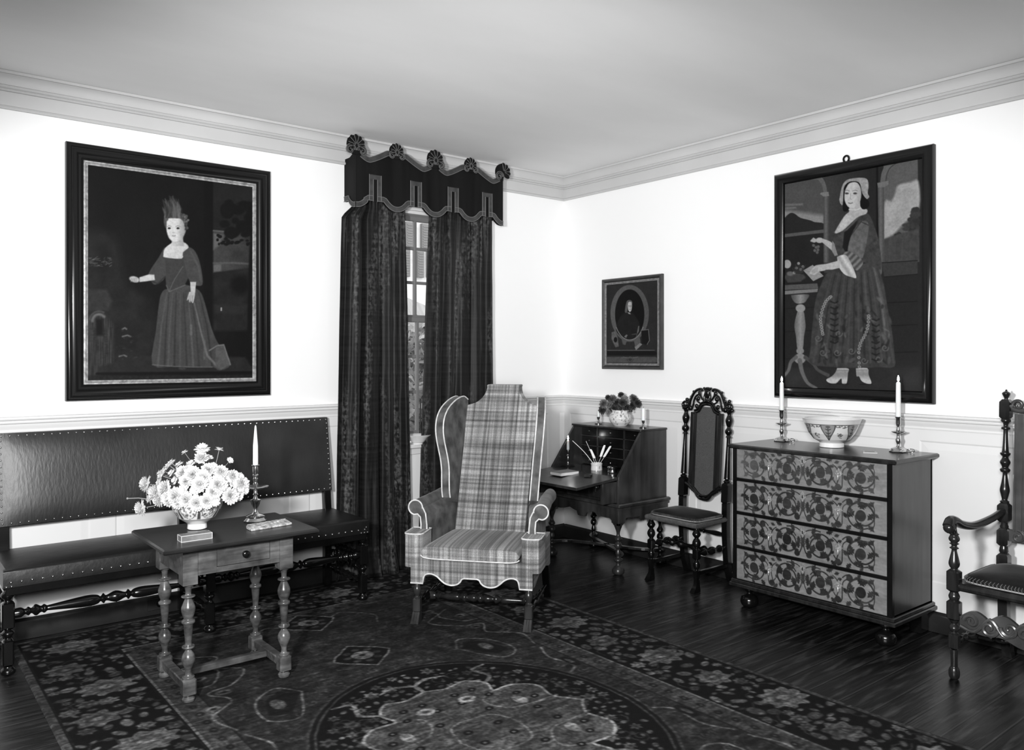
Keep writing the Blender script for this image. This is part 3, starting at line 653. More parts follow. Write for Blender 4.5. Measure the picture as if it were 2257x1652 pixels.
    for k in range(4): c.line([(352 - 3 * k, 768 + 8 * k), (312, 786 + 7 * k)], 2.5, 140, 3, .8)
    c.poly([(455, 622), (420, 600), (380, 585), (375, 608), (420, 645), (445, 668)], 196, 5); c.ell(360, 596, 24, 17, 196, 5); c.line([(345, 600), (322, 585), (308, 600)], 11, 190, 5); c.ell(325, 600, 15, 10, 190, 4)
    for x, y in ((322, 628), (338, 640), (350, 655), (330, 660), (352, 636), (345, 672)): c.ell(x, y, 9, 9, 105, 4)
    c.poly([(440, 600), (452, 615), (465, 660), (475, 690), (455, 695), (436, 660)], 150, 4)
    c.poly([(545, 418), (620, 402), (658, 402), (652, 430), (604, 448), (560, 485), (505, 535), (455, 552), (480, 500), (515, 445)], lambda x, y: 175 + 40 * fbm(x, y, 16, 8), 5)
    c.poly([(515, 450), (560, 440), (520, 520), (475, 535)], 215, 8)
    c.poly([(548, 375), (618, 350), (630, 412), (590, 425), (545, 425)], 196, 5); c.line([(545, 402), (590, 406), (622, 392)], 6, 225, 4)
    c.poly([(512, 262), (540, 228), (600, 215), (640, 240), (650, 330), (665, 380), (640, 402), (615, 380), (612, 300), (560, 250), (520, 280), (522, 380), (520, 415), (505, 400), (510, 330)], 16, 5)
    c.ell(645, 368, 28, 30, 16, 5); c.ell(526, 388, 18, 28, 16, 5)
    c.poly([(520, 285), (545, 240), (590, 232), (615, 262), (622, 310), (612, 355), (580, 390), (555, 395), (530, 375), (516, 335)], lambda x, y: 216 - np.clip(x - 580, 0, 50) * .9, 5, sm=4)
    c.poly([(484, 340), (500, 262), (530, 218), (600, 204), (655, 210), (668, 250), (662, 300), (672, 322), (655, 336), (628, 300), (615, 245), (590, 226), (545, 230), (512, 268), (505, 372), (488, 360)], lambda x, y: 140 + 60 * fbm(x, y, 14, 3), 4)
    for x in (531, 583): c.ell(x, 302, 12, 6, 70, 4); c.line([(x - 16, 287), (x, 281), (x + 15, 286)], 4, 110, 4, .8)
    c.line([(556, 300), (552, 335), (560, 340)], 4, 160, 4, .9); c.line([(541, 361), (553, 365), (566, 361)], 6, 125, 4)
    for pts in ([(470, 1398), (540, 1400), (538, 1430), (530, 1492), (502, 1495), (496, 1462), (462, 1494), (420, 1490), (402, 1470), (438, 1448), (462, 1420)], [(588, 1400), (660, 1398), (668, 1440), (686, 1490), (665, 1497), (625, 1480), (608, 1450), (592, 1448)]):
        c.poly(pts, lambda x, y: 186 - 30 * np.sin(y / 16), 4)
    c.line([(465, 1412), (540, 1412)], 5, 120, 4, .7); c.line([(592, 1410), (662, 1408)], 5, 120, 4, .7); c.line([(420, 1497), (540, 1497)], 4, 22, 4); c.line([(610, 1500), (690, 1498)], 4, 22, 4)
def gentleman(c):
    c.A[:] = 48; c.A += 10 * (fbm(c.X, c.Y, 90, 2) - .5)
    c.ell(605, 690, 300, 440, 42, 10); c.ell(605, 690, 292, 432, lambda x, y: 98 - (x - 400) * .02 + 8 * fbm(x, y, 40, 4), 8); c.ell(605, 705, 222, 378, 14, 8)
    c.poly([(535, 680), (590, 670), (650, 690), (730, 790), (765, 900), (770, 960), (610, 1085), (480, 1040), (400, 950), (430, 800), (480, 720)], lambda x, y: 26 + 12 * fbm(x, y, 50, 6), 8)
    c.poly([(548, 545), (565, 500), (600, 486), (635, 500), (645, 540), (600, 520), (578, 560), (572, 640), (560, 680), (532, 670), (538, 600)], 100, 6); c.poly([(580, 530), (606, 512), (636, 528), (640, 580), (632, 640), (612, 668), (588, 650), (576, 590)], lambda x, y: 205 - .5 * np.clip(x - 600, 0, 50), 6); c.ell(594, 578, 8, 7, 90, 5); c.ell(624, 578, 8, 7, 90, 5)
    c.line([(612, 580), (618, 608)], 5, 150, 5); c.line([(600, 632), (622, 630)], 5, 120, 4); c.poly([(570, 672), (610, 680), (622, 705), (590, 700)], 160, 5)
    c.poly([(520, 1040), (555, 1010), (575, 1020), (550, 1065)], 120, 6); c.poly([(735, 880), (750, 880), (745, 960), (725, 1000), (715, 980)], 110, 8); c.line([(640, 1010), (720, 1000), (700, 1050)], 14, 80, 8)
    c.line(arc(605, 705, 235, 30, 150, 14, 390), 12, 140, 6)
    c.poly([(330, 980), (380, 960), (420, 1040), (440, 1190), (390, 1205), (330, 1080)], lambda x, y: 90 + 40 * fbm(x, y, 24, 5), 12); c.ell(390, 1090, 26, 40, 22, 10)
    c.poly([(480, 1070), (560, 1110), (540, 1170), (500, 1160)], 96, 8); c.poly([(780, 950), (890, 940), (905, 1140), (860, 1165), (790, 1150)], 24, 5); c.line([(780, 948), (890, 935), (905, 1100), (870, 1160)], 10, 120, 6)
    c.poly([(715, 1105), (795, 1160), (700, 1250), (680, 1200)], 140, 5); c.poly([(670, 1110), (760, 1060), (770, 1130), (690, 1200)], 98, 8)
    c.line([(270, 1250), (980, 1250)], 10, 110, 6); c.line([(270, 1295), (980, 1295)], 66, 24, 12); c.line([(265, 1395), (985, 1395)], 90, lambda x, y: 78 + 20 * fbm(x, y, 40, 3), 10)
    c.ell(612, 1385, 48, 44, 60, 5); c.line([(505, 1350), (560, 1365), (660, 1365), (730, 1350)], 8, 120, 5); c.line(arc(612, 1385, 34, 0, 360, 14), 6, 112, 4)
ebony = [(0, 0.001), (0, .034), (.006, .044), (.018, .046), (.030, .038), (.034, .040), (.062, .030), (.066, .026), (.082, .026), (.084, .012)]
p1, _ = picture('portrait_painting', 'large dark framed portrait of a small child with upswept hair, above the leather settle', 'y', 130, 300, 2.7531,
        [(40, 25), (1288, 212), (1288, 1568), (50, 1610)], None, .045, ebony, .021, child, .0028, M_frame)
boleb = [(0, 0.001), (0, .030), (.010, .044), (.022, .050), (.036, .046), (.050, .034), (.056, .030), (.060, .024), (.064, .012)]
p2, bb2 = picture('portrait_painting', 'tall black framed portrait of a woman in a patterned gown, above the chest of drawers', 'x', 1680, 320, 2.8475,
        [(65, 175), (1065, 0), (1068, 1625), (68, 1582)], None, .045, boleb, 0, lady, .0026, M_frame)
mm = MB(); yc = on_x(1865, 342, -.02)[0] - p2.location[1]; zc = bb2[3] - p2.location[2]
mm.tube([(-.02, yc + .016 * math.cos(a), zc + .014 + .018 * math.sin(a)) for a in np.linspace(0, 2 * PI, 17)[:-1]], .006, 6, closed=True)
obj('hanging_ring', mm, M_frame, p2)
p3, _ = picture('portrait_painting', 'small framed oval portrait of a man in a wig, above the writing desk', 'x', 1300, 590, 6.883,
        [(165, 185), (1075, 80), (1090, 1550), (182, 1530)], None, .03, [(0, 0.001), (0, .022), (.006, .030), (.016, .030), (.022, .022), (.028, .012)], .015, gentleman, .0022, mat('brown_frame', .035, .4, noise=(20, .3)))
for ob in p3.children:
    if ob.name.startswith('gilt'): ob.data.materials[0] = mat('worn_gilt', .16, .5, noise=(60, .4))

# ================================================================== PELMET AND CURTAINS
PX0, PX1, PD = -1.915, -0.737, 0.155
pel = thing('window_pelmet', 'dark velvet pelmet with braid edging, crested by scallop shells, over the window curtains', 'pelmet', ((PX0 + PX1) / 2, 0, 2.4))
O = Vector(pel.location)
M_pv = mat('pelmet_velvet', .006, .7, spec=.12, sheen=.03, streak=[((14, 14, 1), .5)])
bigs = [PX0, -1.322, PX1]; smalls = [-1.622, -1.028]; slots = [-1.778, -1.474, -1.176, -.883]
def topz(x):
    d = min(abs(x - b) for b in bigs); e = min(abs(x - s) for s in smalls)
    z = 2.690 + .062 * max(0, min(1, (d - .10) / .13)) ** 1.2
    if d < .09: z = 2.690 + .05 * ((.09 - d) / .09) ** 1.5
    return z
def botz(x):
    d = min(abs(x - s) for s in slots)
    if d < .055: return 2.418
    dips = bigs[:1] + [smalls[0], bigs[1], smalls[1], bigs[2]]
    e = min(abs(x - q) for q in dips)
    return 2.366 + .052 * (min(e, .093) / .093) ** 2.2
xs = list(np.linspace(PX0, PX1, 161))
front = [(x, topz(x)) for x in xs] + [(x, botz(x)) for x in reversed(xs)]
def fr(d): return lambda a, b: (a - O.x, -d, b - O.z)
obj('board', MB().prism(front, fr(PD), fr(PD - .02)), M_pv, pel, smooth=0)
def side(xa, sgn):
    ys = np.linspace(0, PD, 21)
    poly = [(y, 2.69 + .05 * max(0, (y - (PD - .09)) / .09) ** 1.5) for y in ys if y < PD - .019] + [(y, botz(PX0 + (PD - y))) for y in reversed(ys) if y < PD - .019]
    return MB().prism(poly, lambda a, b: (xa + sgn * .001 - O.x, -a, b - O.z), lambda a, b: (xa + sgn * .018 - O.x, -a, b - O.z))
obj('return_board', side(PX0, 1), M_pv, pel, smooth=0); obj('return_board', side(PX1, -1), M_pv, pel, smooth=0)
def strip(path, wd, off=.003, d=PD):
    """flat braid following a 2-D path on the front of the pelmet, with two cords along its edges"""
    P = np.array(path); T = np.gradient(P, axis=0); T /= np.linalg.norm(T, axis=1)[:, None] + 1e-9; Nn = np.c_[-T[:, 1], T[:, 0]]
    A = P; B = P + Nn * wd
    m = MB(); m.loft([[(p[0] - O.x, -d - off, p[1] - O.z) for p in A], [(p[0] - O.x, -d - off - .001, p[1] - O.z) for p in B]], closed=False, caps=False)
    c = MB()
    for Q in (A, B): c.tube([(p[0] - O.x, -d - off - .002, p[1] - O.z) for p in Q], .0022, 6)
    return m, c
def braid(path, wd):
    m, c = strip(path, wd); b = obj('braid', m, M_braid, pel, smooth=0); obj('cord', c, M_cord, b)
xs2 = np.linspace(PX0 + .002, PX1 - .002, 301)
# lower braid in stretches between the slots, then an upside-down U round each slot
cuts = [PX0] + slots + [PX1]
for a, b in zip(cuts[:-1], cuts[1:]):
    aa = a + (.018 if a != PX0 else .001); bb_ = b - (.018 if b != PX1 else .001)
    braid([(x, botz(x)) for x in np.linspace(aa, bb_, 48)], .030)
for s in slots:
    z0_, z1_ = 2.418, 2.583; m = MB(); yy = -PD - .005
    for x0, x1, za, zb in ((s - .043, s - .015, z0_, z1_), (s + .015, s + .043, z0_, z1_), (s - .015, s + .015, z1_ - .030, z1_)): m.box(x0 - O.x, x1 - O.x, yy, yy + .003, za - O.z, zb - O.z)
    b_ = obj('braid', m, M_braid, pel, smooth=0); m = MB()
    m.tube([(x - O.x, yy - .001, z - O.z) for x, z in ((s - .043, z0_), (s - .043, z1_), (s + .043, z1_), (s + .043, z0_))], .0022, 6); m.tube([(x - O.x, yy - .001, z - O.z) for x, z in ((s - .015, z0_ - .006), (s - .015, z1_ - .030), (s + .015, z1_ - .030), (s + .015, z0_ - .006))], .0022, 6)
    obj('cord', m, M_cord, b_)
m = MB(); m.loft([[(PX0 - .002 - O.x, -y, botz(PX0 + (PD - y)) - O.z) for y in np.linspace(.004, PD, 20)], [(PX0 - .003 - O.x, -y, botz(PX0 + (PD - y)) + .030 - O.z) for y in np.linspace(.004, PD, 20)]], closed=False, caps=False)
b_ = obj('braid', m, M_braid, pel, smooth=0); m = MB()
for dz in (0, .030): m.tube([(PX0 - .004 - O.x, -y, botz(PX0 + (PD - y)) + dz - O.z) for y in np.linspace(.004, PD, 20)], .0022, 6)
obj('cord', m, M_cord, b_)
for a, b in ((PX0 + .03, smalls[0]), (smalls[0], bigs[1] - .03), (bigs[1] + .03, smalls[1]), (smalls[1], PX1 - .03)):
    braid([(x, topz(x) - .032) for x in np.linspace(a, b, 48)], .032)
def shell(xc, zc, r, half=0):
    s = thing_part = None
    m = MB(); rib = MB(); n = 9
    rng = [k for k in range(n) if not (half == 1 and k > 4) and not (half == -1 and k < 4)]
    for k in rng:
        a = math.radians(-35 + 250 * k / (n - 1)); ca, sa = math.cos(a), math.sin(a)
        # petal lobe
        L_ = r * (1 - .06 * abs(k - 4) / 4)
        R = Matrix.Translation((xc - O.x + ca * L_ * .55, -PD - .004, zc - O.z + sa * L_ * .55)) @ Matrix.Rotation(-a, 4, 'Y')
        m.ball((0, 0, 0), L_ * .47, .013, L_ * .27, 12, 8, M=R)
        b = a + math.radians(250 / (n - 1) / 2)
        if k < n - 1: rib.tube([(xc - O.x + math.cos(b) * q * L_, -PD - .014, zc - O.z + math.sin(b) * q * L_) for q in (.12, .5, .88)], [.0015, .0022, .0016], 5)
    if half: m.prism([(0, -r * .9)] + [(r * .93 * math.cos(a), r * .93 * math.sin(a)) for a in np.linspace(1.5 * PI, .5 * PI, 20)] + [(.012, r * .98)], lambda a, b: (xc + a - O.x, -PD - .004, zc + b - O.z), lambda a, b: (xc + a - O.x, -PD + .012, zc + b - O.z))
    else: m.ball((xc - O.x, -PD + .002, zc - O.z), r * .93, .014, r * .93, 24, 10)
    o = obj('shell', m, M_pv, pel, smooth=60); obj('rib', rib, M_cord, o)
    v = MB(); vc = MB()
    for sg in (-1, 1):
        if half and sg != half * -1: continue
        cx_, cz_ = xc + sg * r * .62, zc - r * .52; n_ = 30
        sp_ = [(cx_ + sg * q[0], cz_ + q[1]) for q in spiral(0, 0, r * .50, r * .08, 180, 180 - 470, n_)]
        v.tube([(p[0] - O.x, -PD - .008, p[1] - O.z) for p in sp_], [r * .17 * (1 - .55 * i / n_) for i in range(n_ + 1)], 8, flat=.5)
        for q in (.8, -.8): vc.tube([(p[0] - O.x, -PD - .014, p[1] - O.z) for p in [(cx_ + sg * (r * .5 * (1 - .84 * i / n_) + q * r * .14 * (1 - .6 * i / n_)) * math.cos(math.radians(180 - 470 * i / n_)), cz_ + (r * .5 * (1 - .84 * i / n_) + q * r * .14 * (1 - .6 * i / n_)) * math.sin(math.radians(180 - 470 * i / n_))) for i in range(n_ + 1)]], .0018, 5)
    vo = obj('volute', v, M_braid, pel, smooth=60); obj('cord', vc, M_cord, vo)
shell(PX0, 2.752, .068); shell(bigs[1], 2.750, .068); shell(PX1, 2.750, .068, 1)
shell(smalls[0], 2.755, .056); shell(smalls[1], 2.755, .056)

def curtain(name, label, xt0, xt1, xb0, xb1, seed, nf, ph=0):
    rs_ = np.random.RandomState(seed); nx, nz = 220, 90
    s = np.linspace(0, 1, nx); h = np.linspace(0, 1, nz)            # h: 0 top, 1 floor
    S, H_ = np.meshgrid(s, h, indexing='ij')
    amps = rs_.uniform(.5, 1.0, nf * 2); wob = rs_.uniform(-.02, .02, nf * 2)
    warp = S + .02 * np.sin(2 * PI * S * 3 + H_ * 1.5) + .012 * np.sin(2 * PI * S * 7 + 2 + H_ * 2)
    f = np.zeros_like(S)
    A = np.interp(warp * nf * 2, np.arange(nf * 2), amps)
    f = A * np.sin(2 * PI * warp * nf + ph) + .2 * np.sin(2 * PI * warp * nf * 2.3 + 1 + H_ * 1.2) + .25 * (fbm(S * 9, H_ * 3, 1, seed) - .5)
    f += .28 * (fbm(S * 16, H_ * 9, 1, seed + 9) - .5) + .25 * (1 - np.clip(H_ * 6, 0, 1)) * np.sin(2 * PI * S * nf * 3.3)
    depth = .024 + .022 * H_ + .016 * np.clip(H_ - .93, 0, 1) * 10
    hx = np.clip(H_, 0, 1) ** .8
    X = (xt0 + (xb0 - xt0) * hx) + ((xt1 - xt0) + ((xb1 - xb0) - (xt1 - xt0)) * hx) * S + .010 * np.cos(2 * PI * warp * nf + ph) * (S * (1 - S) * 4)
    Y = -.085 + f * depth; Z = 2.47 - H_ * (2.47 - .012) ; Z = np.maximum(Z, .012)
    bun = np.clip((H_ - .92) / .08, 0, 1); X = X + bun * .02 * np.sin(S * 23 + seed) * S * (1 - S) * 4; Y = np.minimum(Y - bun * .02, -.034)
    loc = ((xt0 + xt1) / 2, -.09, 0)
    if xt0 < -1.9: X = np.where(S < .5, X + (1 - np.clip((H_ - .034) / .03, 0, 1)) * .075 * (1 - S * 2), X)
    P3 = np.stack([X - loc[0], Y - loc[1], Z], -1)
    o = grid_obj(name, P3, np.full(X.shape, .02), M_curt)
    o.location = loc; so = o.modifiers.new('thick', 'SOLIDIFY'); so.thickness = .004; so.offset = 0
    return tag(o, label, 'curtain')
curtain('curtain', 'dark crushed velvet curtain, wide left one, beside the settle end', -1.962, -1.512, -2.012, -1.46, 4, 4)
curtain('curtain', 'dark crushed velvet curtain, right one, hanging behind the wing chair', -1.297, -.783, -1.385, -.745, 8, 5, 1.0)
# things on the sill
cx_, zz = -1.378, .828
t = thing('shallow_bowl', 'shallow white china bowl with a flared rim on the window sill', 'bowl', (cx_, -.03, zz))
obj('body', MB().lathe([(.0, .0), (.034, .0), (.034, .008), (.048, .020), (.066, .046), (.092, .062), (.095, .066), (.088, .066), (.062, .052), (.045, .026), (0, .014)], n=40), M_china, t)
o = obj('window_stay', MB().lathe([(0.0, 0), (.016, 0), (.016, .01), (.013, .03), (.009, .045), (.007, .12), (.009, .13), (.006, .14), (.005, .30), (0, .305)], n=14), M_iron, label='slim dark upright rod with a flared foot behind the bowl on the sill', cat='rod', loc=(-1.305, .052, .828))

# ================================================================== LEATHER SETTLE
SX0, SX1 = -3.845, -2.035
LIFT = .0065
st = thing('settle', 'long leather settle with brass nails and turned legs, standing along the window wall', 'settle', ((SX0 + SX1) / 2, -.3, 0.0))
so = Vector(st.location) - Vector((0, 0, LIFT)); 
def S_(m): m.v = [(x - so.x, y - so.y, z - so.z) for x, y, z in m.v]; return m
# seat: padded box with a slightly domed top
def pad(x0, x1, y0, y1, z0, z1, dome, nx=40, ny=14, round_=.012):
    P = []
    for i in range(nx + 1):
        row = []
        for j in range(ny + 1):
            u, v = i / nx, j / ny; k = (1 - (2 * u - 1) ** 8) * (1 - (2 * v - 1) ** 4)
            row.append((x0 + (x1 - x0) * u, y0 + (y1 - y0) * v, z1 + dome * k))
        P.append(row)
    m = MB(); m.grid(P)
    edge = [P[i][0] for i in range(nx + 1)] + [P[nx][j] for j in range(1, ny + 1)] + [P[i][ny] for i in range(nx - 1, -1, -1)] + [P[0][j] for j in range(ny - 1, 0, -1)]
    cx_, cy_ = (x0 + x1) / 2, (y0 + y1) / 2
    def off(e, o, z): return [(p[0] + math.copysign(o, p[0] - cx_) * (abs(p[0] - cx_) > (x1 - x0) / 2 - 1e-6), p[1] + math.copysign(o, p[1] - cy_) * (abs(p[1] - cy_) > (y1 - y0) / 2 - 1e-6), z) for p in e]
    m.loft([edge, off(edge, round_ * .7, z1 - round_ * .4), off(edge, round_, z1 - round_), off(edge, round_, z0)], caps=False)
    m.add(off(edge, round_, z0), [tuple(range(len(edge)))])
    return m
obj('seat', S_(pad(SX0 + .012, SX1 - .012, -.535, -.09, .395, .475, .008)), M_leather2, st, smooth=50)
obj('seat_frame', S_(MB().box(SX0 + .01, SX1 - .01, -.535, -.095, .355, .396, .004)), M_black, st)
def dots(pts, r, n=8):
    m = MB()
    for p in pts: m.ball(p, r, r, r, 8, 5)
    return m
nail_q = []
npts = [(x, -.548, .418) for x in np.linspace(SX0 + .03, SX1 - .03, 44)] + [(SX0 + .012 + .02 * k, -.548, .40) for k in (0, 1)] + [(SX1 - .012 - .02 * k, -.548, .40) for k in (0, 1, 2)] + [(SX1 - .02, -.548, .43)]
nail_q += [(p, .0056) for p in npts]
# back panel, leaning slightly
def bk(x, s, d):                                                 # s 0..1 up the panel, d forward of it
    z = .595 + .445 * s; y = -.128 + .062 * s; return (x, y - d, z)
P = [[bk(-3.815 + (1.745) * i / 60, j / 24, .012 + .022 * (1 - (2 * i / 60 - 1) ** 10) * (1 - (2 * j / 24 - 1) ** 4)) for j in range(25)] for i in range(61)]
m = MB().grid(P)
ed = [P[i][0] for i in range(61)] + [P[60][j] for j in range(1, 25)] + [P[i][24] for i in range(59, -1, -1)] + [P[0][j] for j in range(23, 0, -1)]
m.loft([ed, [(p[0], p[1] + .035, p[2]) for p in ed]], caps=False); m.add([(p[0], p[1] + .035, p[2]) for p in ed], [tuple(range(len(ed)))])
obj('backrest', S_(m), M_leather, st, smooth=50)
npts = [bk(x, .97, .016) for x in np.linspace(-3.80, -2.085, 48)] + [bk(x, .03, .016) for x in np.linspace(-3.80, -2.085, 48)] + [bk(-2.082, s, .016) for s in np.linspace(.08, .92, 13)] + [bk(-3.803, s, .016) for s in np.linspace(.08, .92, 13)]
nail_q += [(p, .0048) for p in npts]
nail_q.sort(key=lambda q: (Vector(q[0]) - Vector(CAM)).length)
nm_ = MB().ball((0, 0, 0), 1, 1, 1, 8, 5); nme = bpy.data.meshes.new('nail'); nme.from_pydata(nm_.v, [], nm_.f); nme.materials.append(M_brass); nme.polygons.foreach_set('use_smooth', [True] * len(nme.polygons))
for p, r in nail_q[:100]:
    o = bpy.data.objects.new('nail', nme); COL.objects.link(o); o.parent = st; o.location = Vector(p) - so; o.scale = (r, r, r)
m = MB()
for p, r in nail_q[100:]: m.ball(p, r, r, r, 8, 5)
obj('nails', S_(m), M_brass, st, kind='stuff')
for x in (-3.79, -2.95, -2.085):
    m = MB(); m.loft([[(x - .022, y0, z), (x + .022, y0, z), (x + .022, y0 + .04, z), (x - .022, y0 + .04, z)] for y0, z in ((-.125, 0.005), (-.125, .45), (-.110, .60), (-.062, 1.02))])
    obj('leg', S_(m), M_black, st, bevel=.003)
LEG = [(.018, 0), (.030, .008), (.030, .022), (.020, .034), (.018, .040)]
LEG2 = [(.020, .155), (.013, .165), (.024, .180), (.024, .190), (.014, .200), (.020, .210)]
LEG3 = [(.020, .32), (.013, .332), (.027, .350), (.027, .362), (.016, .374), (.024, .392), (.02, .40)]
for x in (-3.822, -2.935, -2.055):
    m = MB(); c = (x, -.505, 0)
    m.lathe(ls(LEG), c).box(x - .022, x + .022, -.527, -.483, .04, .155, .007).lathe(ls(LEG2), c).box(x - .025, x + .025, -.53, -.48, .205, .325, .007).lathe(ls(LEG3), c)
    obj('leg', S_(m), M_black, st, smooth=40)
    # end stretcher front to back, turned, and a low one
    tp = [(0, .010), (.1, .012), (.16, .020), (.2, .012), (.3, .012), (.36, .021), (.42, .012), (.5, .024), (.58, .012), (.64, .021), (.7, .012), (.8, .012), (.84, .020), (.9, .012), (1, .010)]
    obj('stretcher', S_(MB().turn((x, -.485, .11), (x, -.125, .11), tp, 12)), M_black, st, smooth=40)
    obj('stretcher', S_(MB().turn((x, -.485, .265), (x, -.125, .265), tp, 12)), M_black, st, smooth=40)
for a, b in ((-3.797, -2.96), (-2.91, -2.08)):
    tp = [(0, .02), (.03, .022), (.05, .012), (.065, .020), (.08, .012), (.10, .026), (.125, .014), (.14, .020), (.155, .012), (.17, .013), (.34, .026), (.40, .022), (.42, .012), (.435, .024), (.45, .013), (.50, .027), (.55, .013), (.565, .024), (.58, .012), (.60, .022), (.66, .026),
          (.83, .013), (.845, .012), (.86, .020), (.875, .014), (.90, .026), (.92, .012), (.935, .020), (.95, .012), (.97, .022), (1, .02)]
    obj('stretcher', S_(MB().turn((a, -.505, .268), (b, -.505, .268), tp, 16)), M_black, st, smooth=40)
# carved scrolls of the visible right end
m = MB()
for sgn, z0 in ((1, .20), (-1, .20)):
    for k in range(4):
        cy = -.46 + k * .10
        m.tube([(-2.055 + .012 * sgn, cy + q[0], z0 + q[1]) for q in spiral(0, 0, .042, .010, 90 * k, 90 * k + 400, 18)], [.010 - .006 * i / 18 for i in range(19)], 6)
obj('carved_bracket', S_(m), M_black, st, smooth=60)

# ================================================================== TAVERN TABLE
TT = .66
tb = thing('side_table', 'small oak table with turned legs and one drawer, in front of the leather settle', 'table', (-3.078, -1.135, 0))
to = Vector(tb.location)
def T_(m): m.v = [(x - to.x, y - to.y, z - to.z) for x, y, z in m.v]; return m
obj('table_top', T_(MB().box(-3.405, -2.745, -1.387, -.897, TT - .022, TT, .006)), M_otop, tb)
lx = (-3.283, -2.872); ly = (-1.297, -.965)
TLEG = [(.024, .103), (.024, .110), (.014, .115), (.012, .135), (.017, .150), (.027, .178), (.024, .198), (.013, .216), (.012, .222), (.024, .228), (.024, .236), (.013, .241), (.0165, .290), (.0195, .325), (.026, .330), (.026, .340), (.018, .347),
        (.024, .365), (.028, .390), (.021, .412), (.013, .430), (.012, .433), (.026, .436), (.026, .442), (.012, .446), (.014, .475), (.021, .482), (.022, .492)]
for ix, x in enumerate(lx):
    for iy, y in enumerate(ly):
        m = MB(); c = (x, y, 0)
        m.lathe([(.016, .0065), (.024, .010), (.026, .020), (.018, .030), (.016, .034)], c).box(x - .027, x + .027, y - .027, y + .027, .032, .105, .008).lathe(ls(TLEG), c, 24)
        m.box(x - .030, x + .030, y - .030, y + .030, .488, TT - .022, .002)
        obj('leg', T_(m), M_oak, tb, smooth=40)
a0, a1 = lx[0] + .030, lx[1] - .030; AZ0 = .523
m = MB()                                                            # front rail with the drawer opening
dx0, dx1, dz0, dz1 = -3.175, -2.945, .545, .628
m.box(a0, dx0, -1.322, -1.302, AZ0, TT - .022).box(dx1, a1, -1.322, -1.302, AZ0, TT - .022).box(dx0, dx1, -1.322, -1.302, AZ0, dz0).box(dx0, dx1, -1.322, -1.302, dz1, TT - .022)
m.box(a0, a1, -.962, -.942, AZ0, TT - .022); m.box(lx[0] - .027, lx[0] - .007, -1.267, -.995, AZ0, TT - .022).box(lx[1] + .007, lx[1] + .027, -1.267, -.995, AZ0, TT - .022)
obj('apron', T_(m), M_oak, tb, bevel=.001)
d = obj('drawer', T_(MB().box(dx0 + .002, dx1 - .002, -1.320, -1.05, dz0 + .002, dz1 - .002)), M_oak, tb, bevel=.001)
obj('knob', T_(MB().turn((-3.058, -1.320, .585), (-3.058, -1.350, .585), [(0, .010), (.2, .007), (.45, .014), (.75, .0155), (.93, .010), (1, .001)])), M_black, d, smooth=60)
for x in lx: obj('stretcher', T_(MB().box(x - .019, x + .019, ly[0] + .027, ly[1] - .027, .052, .088, .004)), M_oak, tb)
obj('stretcher', T_(MB().box(lx[0] + .019, lx[1] - .019, -1.155, -1.120, .056, .084, .004)), M_oak, tb)

# --- patterned bowl of chrysanthemums
def bowl_tex(nu, nv, prof, fn):
    """surface of revolution with a painted pattern; prof list of (r,z); fn(canvas) in (angle 0..1, arc 0..1)*1000 units"""
    pr = np.array(prof, float); seg = np.r_[0, np.cumsum(np.hypot(*np.diff(pr, axis=0).T))]; seg /= seg[-1]
    tt = np.linspace(0, 1, nv); R = np.interp(tt, seg, pr[:, 0]); Z = np.interp(tt, seg, pr[:, 1])
    th = np.linspace(0, 2 * PI, nu)
    TH, R2 = np.meshgrid(th, R, indexing='ij'); _, Z2 = np.meshgrid(th, Z, indexing='ij'); _, T2 = np.meshgrid(th, tt, indexing='ij')
    cv = Canvas(TH / (2 * PI) * 1000, T2 * 1000, 215); fn(cv, Z2)
    return np.stack([R2 * np.cos(TH), R2 * np.sin(TH), Z2], -1), lin(np.clip(cv.A, 0, 250))
def pat_panels(n, v0, v1, dens, seed):
    def fn(c, Z):
        rs_ = random.Random(seed); wd = 1000 / n
        for k in range(n + 1):
            x = k * wd
            c.poly([(x - 14, v0), (x + 14, v0), (x + 5, (v0 + v1) / 2), (x + 12, v1), (x - 12, v1), (x - 5, (v0 + v1) / 2)], 70, 6)
            c.line([(x + wd * .5 + wd * .40 * math.cos(a), v0 + (v1 - v0) * (.5 + .47 * math.sin(a))) for a in np.linspace(0, 2 * PI, 25)], 7, 90, 4)
            for q in range(dens):
                c.ell(x + wd * rs_.uniform(.16, .84), v0 + (v1 - v0) * rs_.uniform(.12, .88), rs_.uniform(3, 8), rs_.uniform(6, 17), rs_.uniform(50, 130), 5, .85)
        c.line([(0, v1 + 12), (1000, v1 + 12)], 14, 95, 5); c.line([(0, v0 - 14), (1000, v0 - 14)], 10, 110, 5)
    return fn
BX, BY = -3.168, -1.045
bw = thing('flower_bowl', 'patterned china bowl filled with white chrysanthemums on the oak table', 'bowl', (BX, BY, TT))
P3_, A_ = bowl_tex(240, 90, [(.040, .004), (.042, .001), (.040, .024), (.046, .030), (.078, .052), (.100, .085), (.112, .130), (.118, .146), (.113, .146), (.104, .110), (.09, .075), (.05, .045), (.001, .04)], pat_panels(7, 215, 560, 48, 3))
A_[:, :] = np.where(P3_[..., 2] < .027, .8, A_)
grid_obj('bowl_body', P3_, A_, M_pchina, bw)
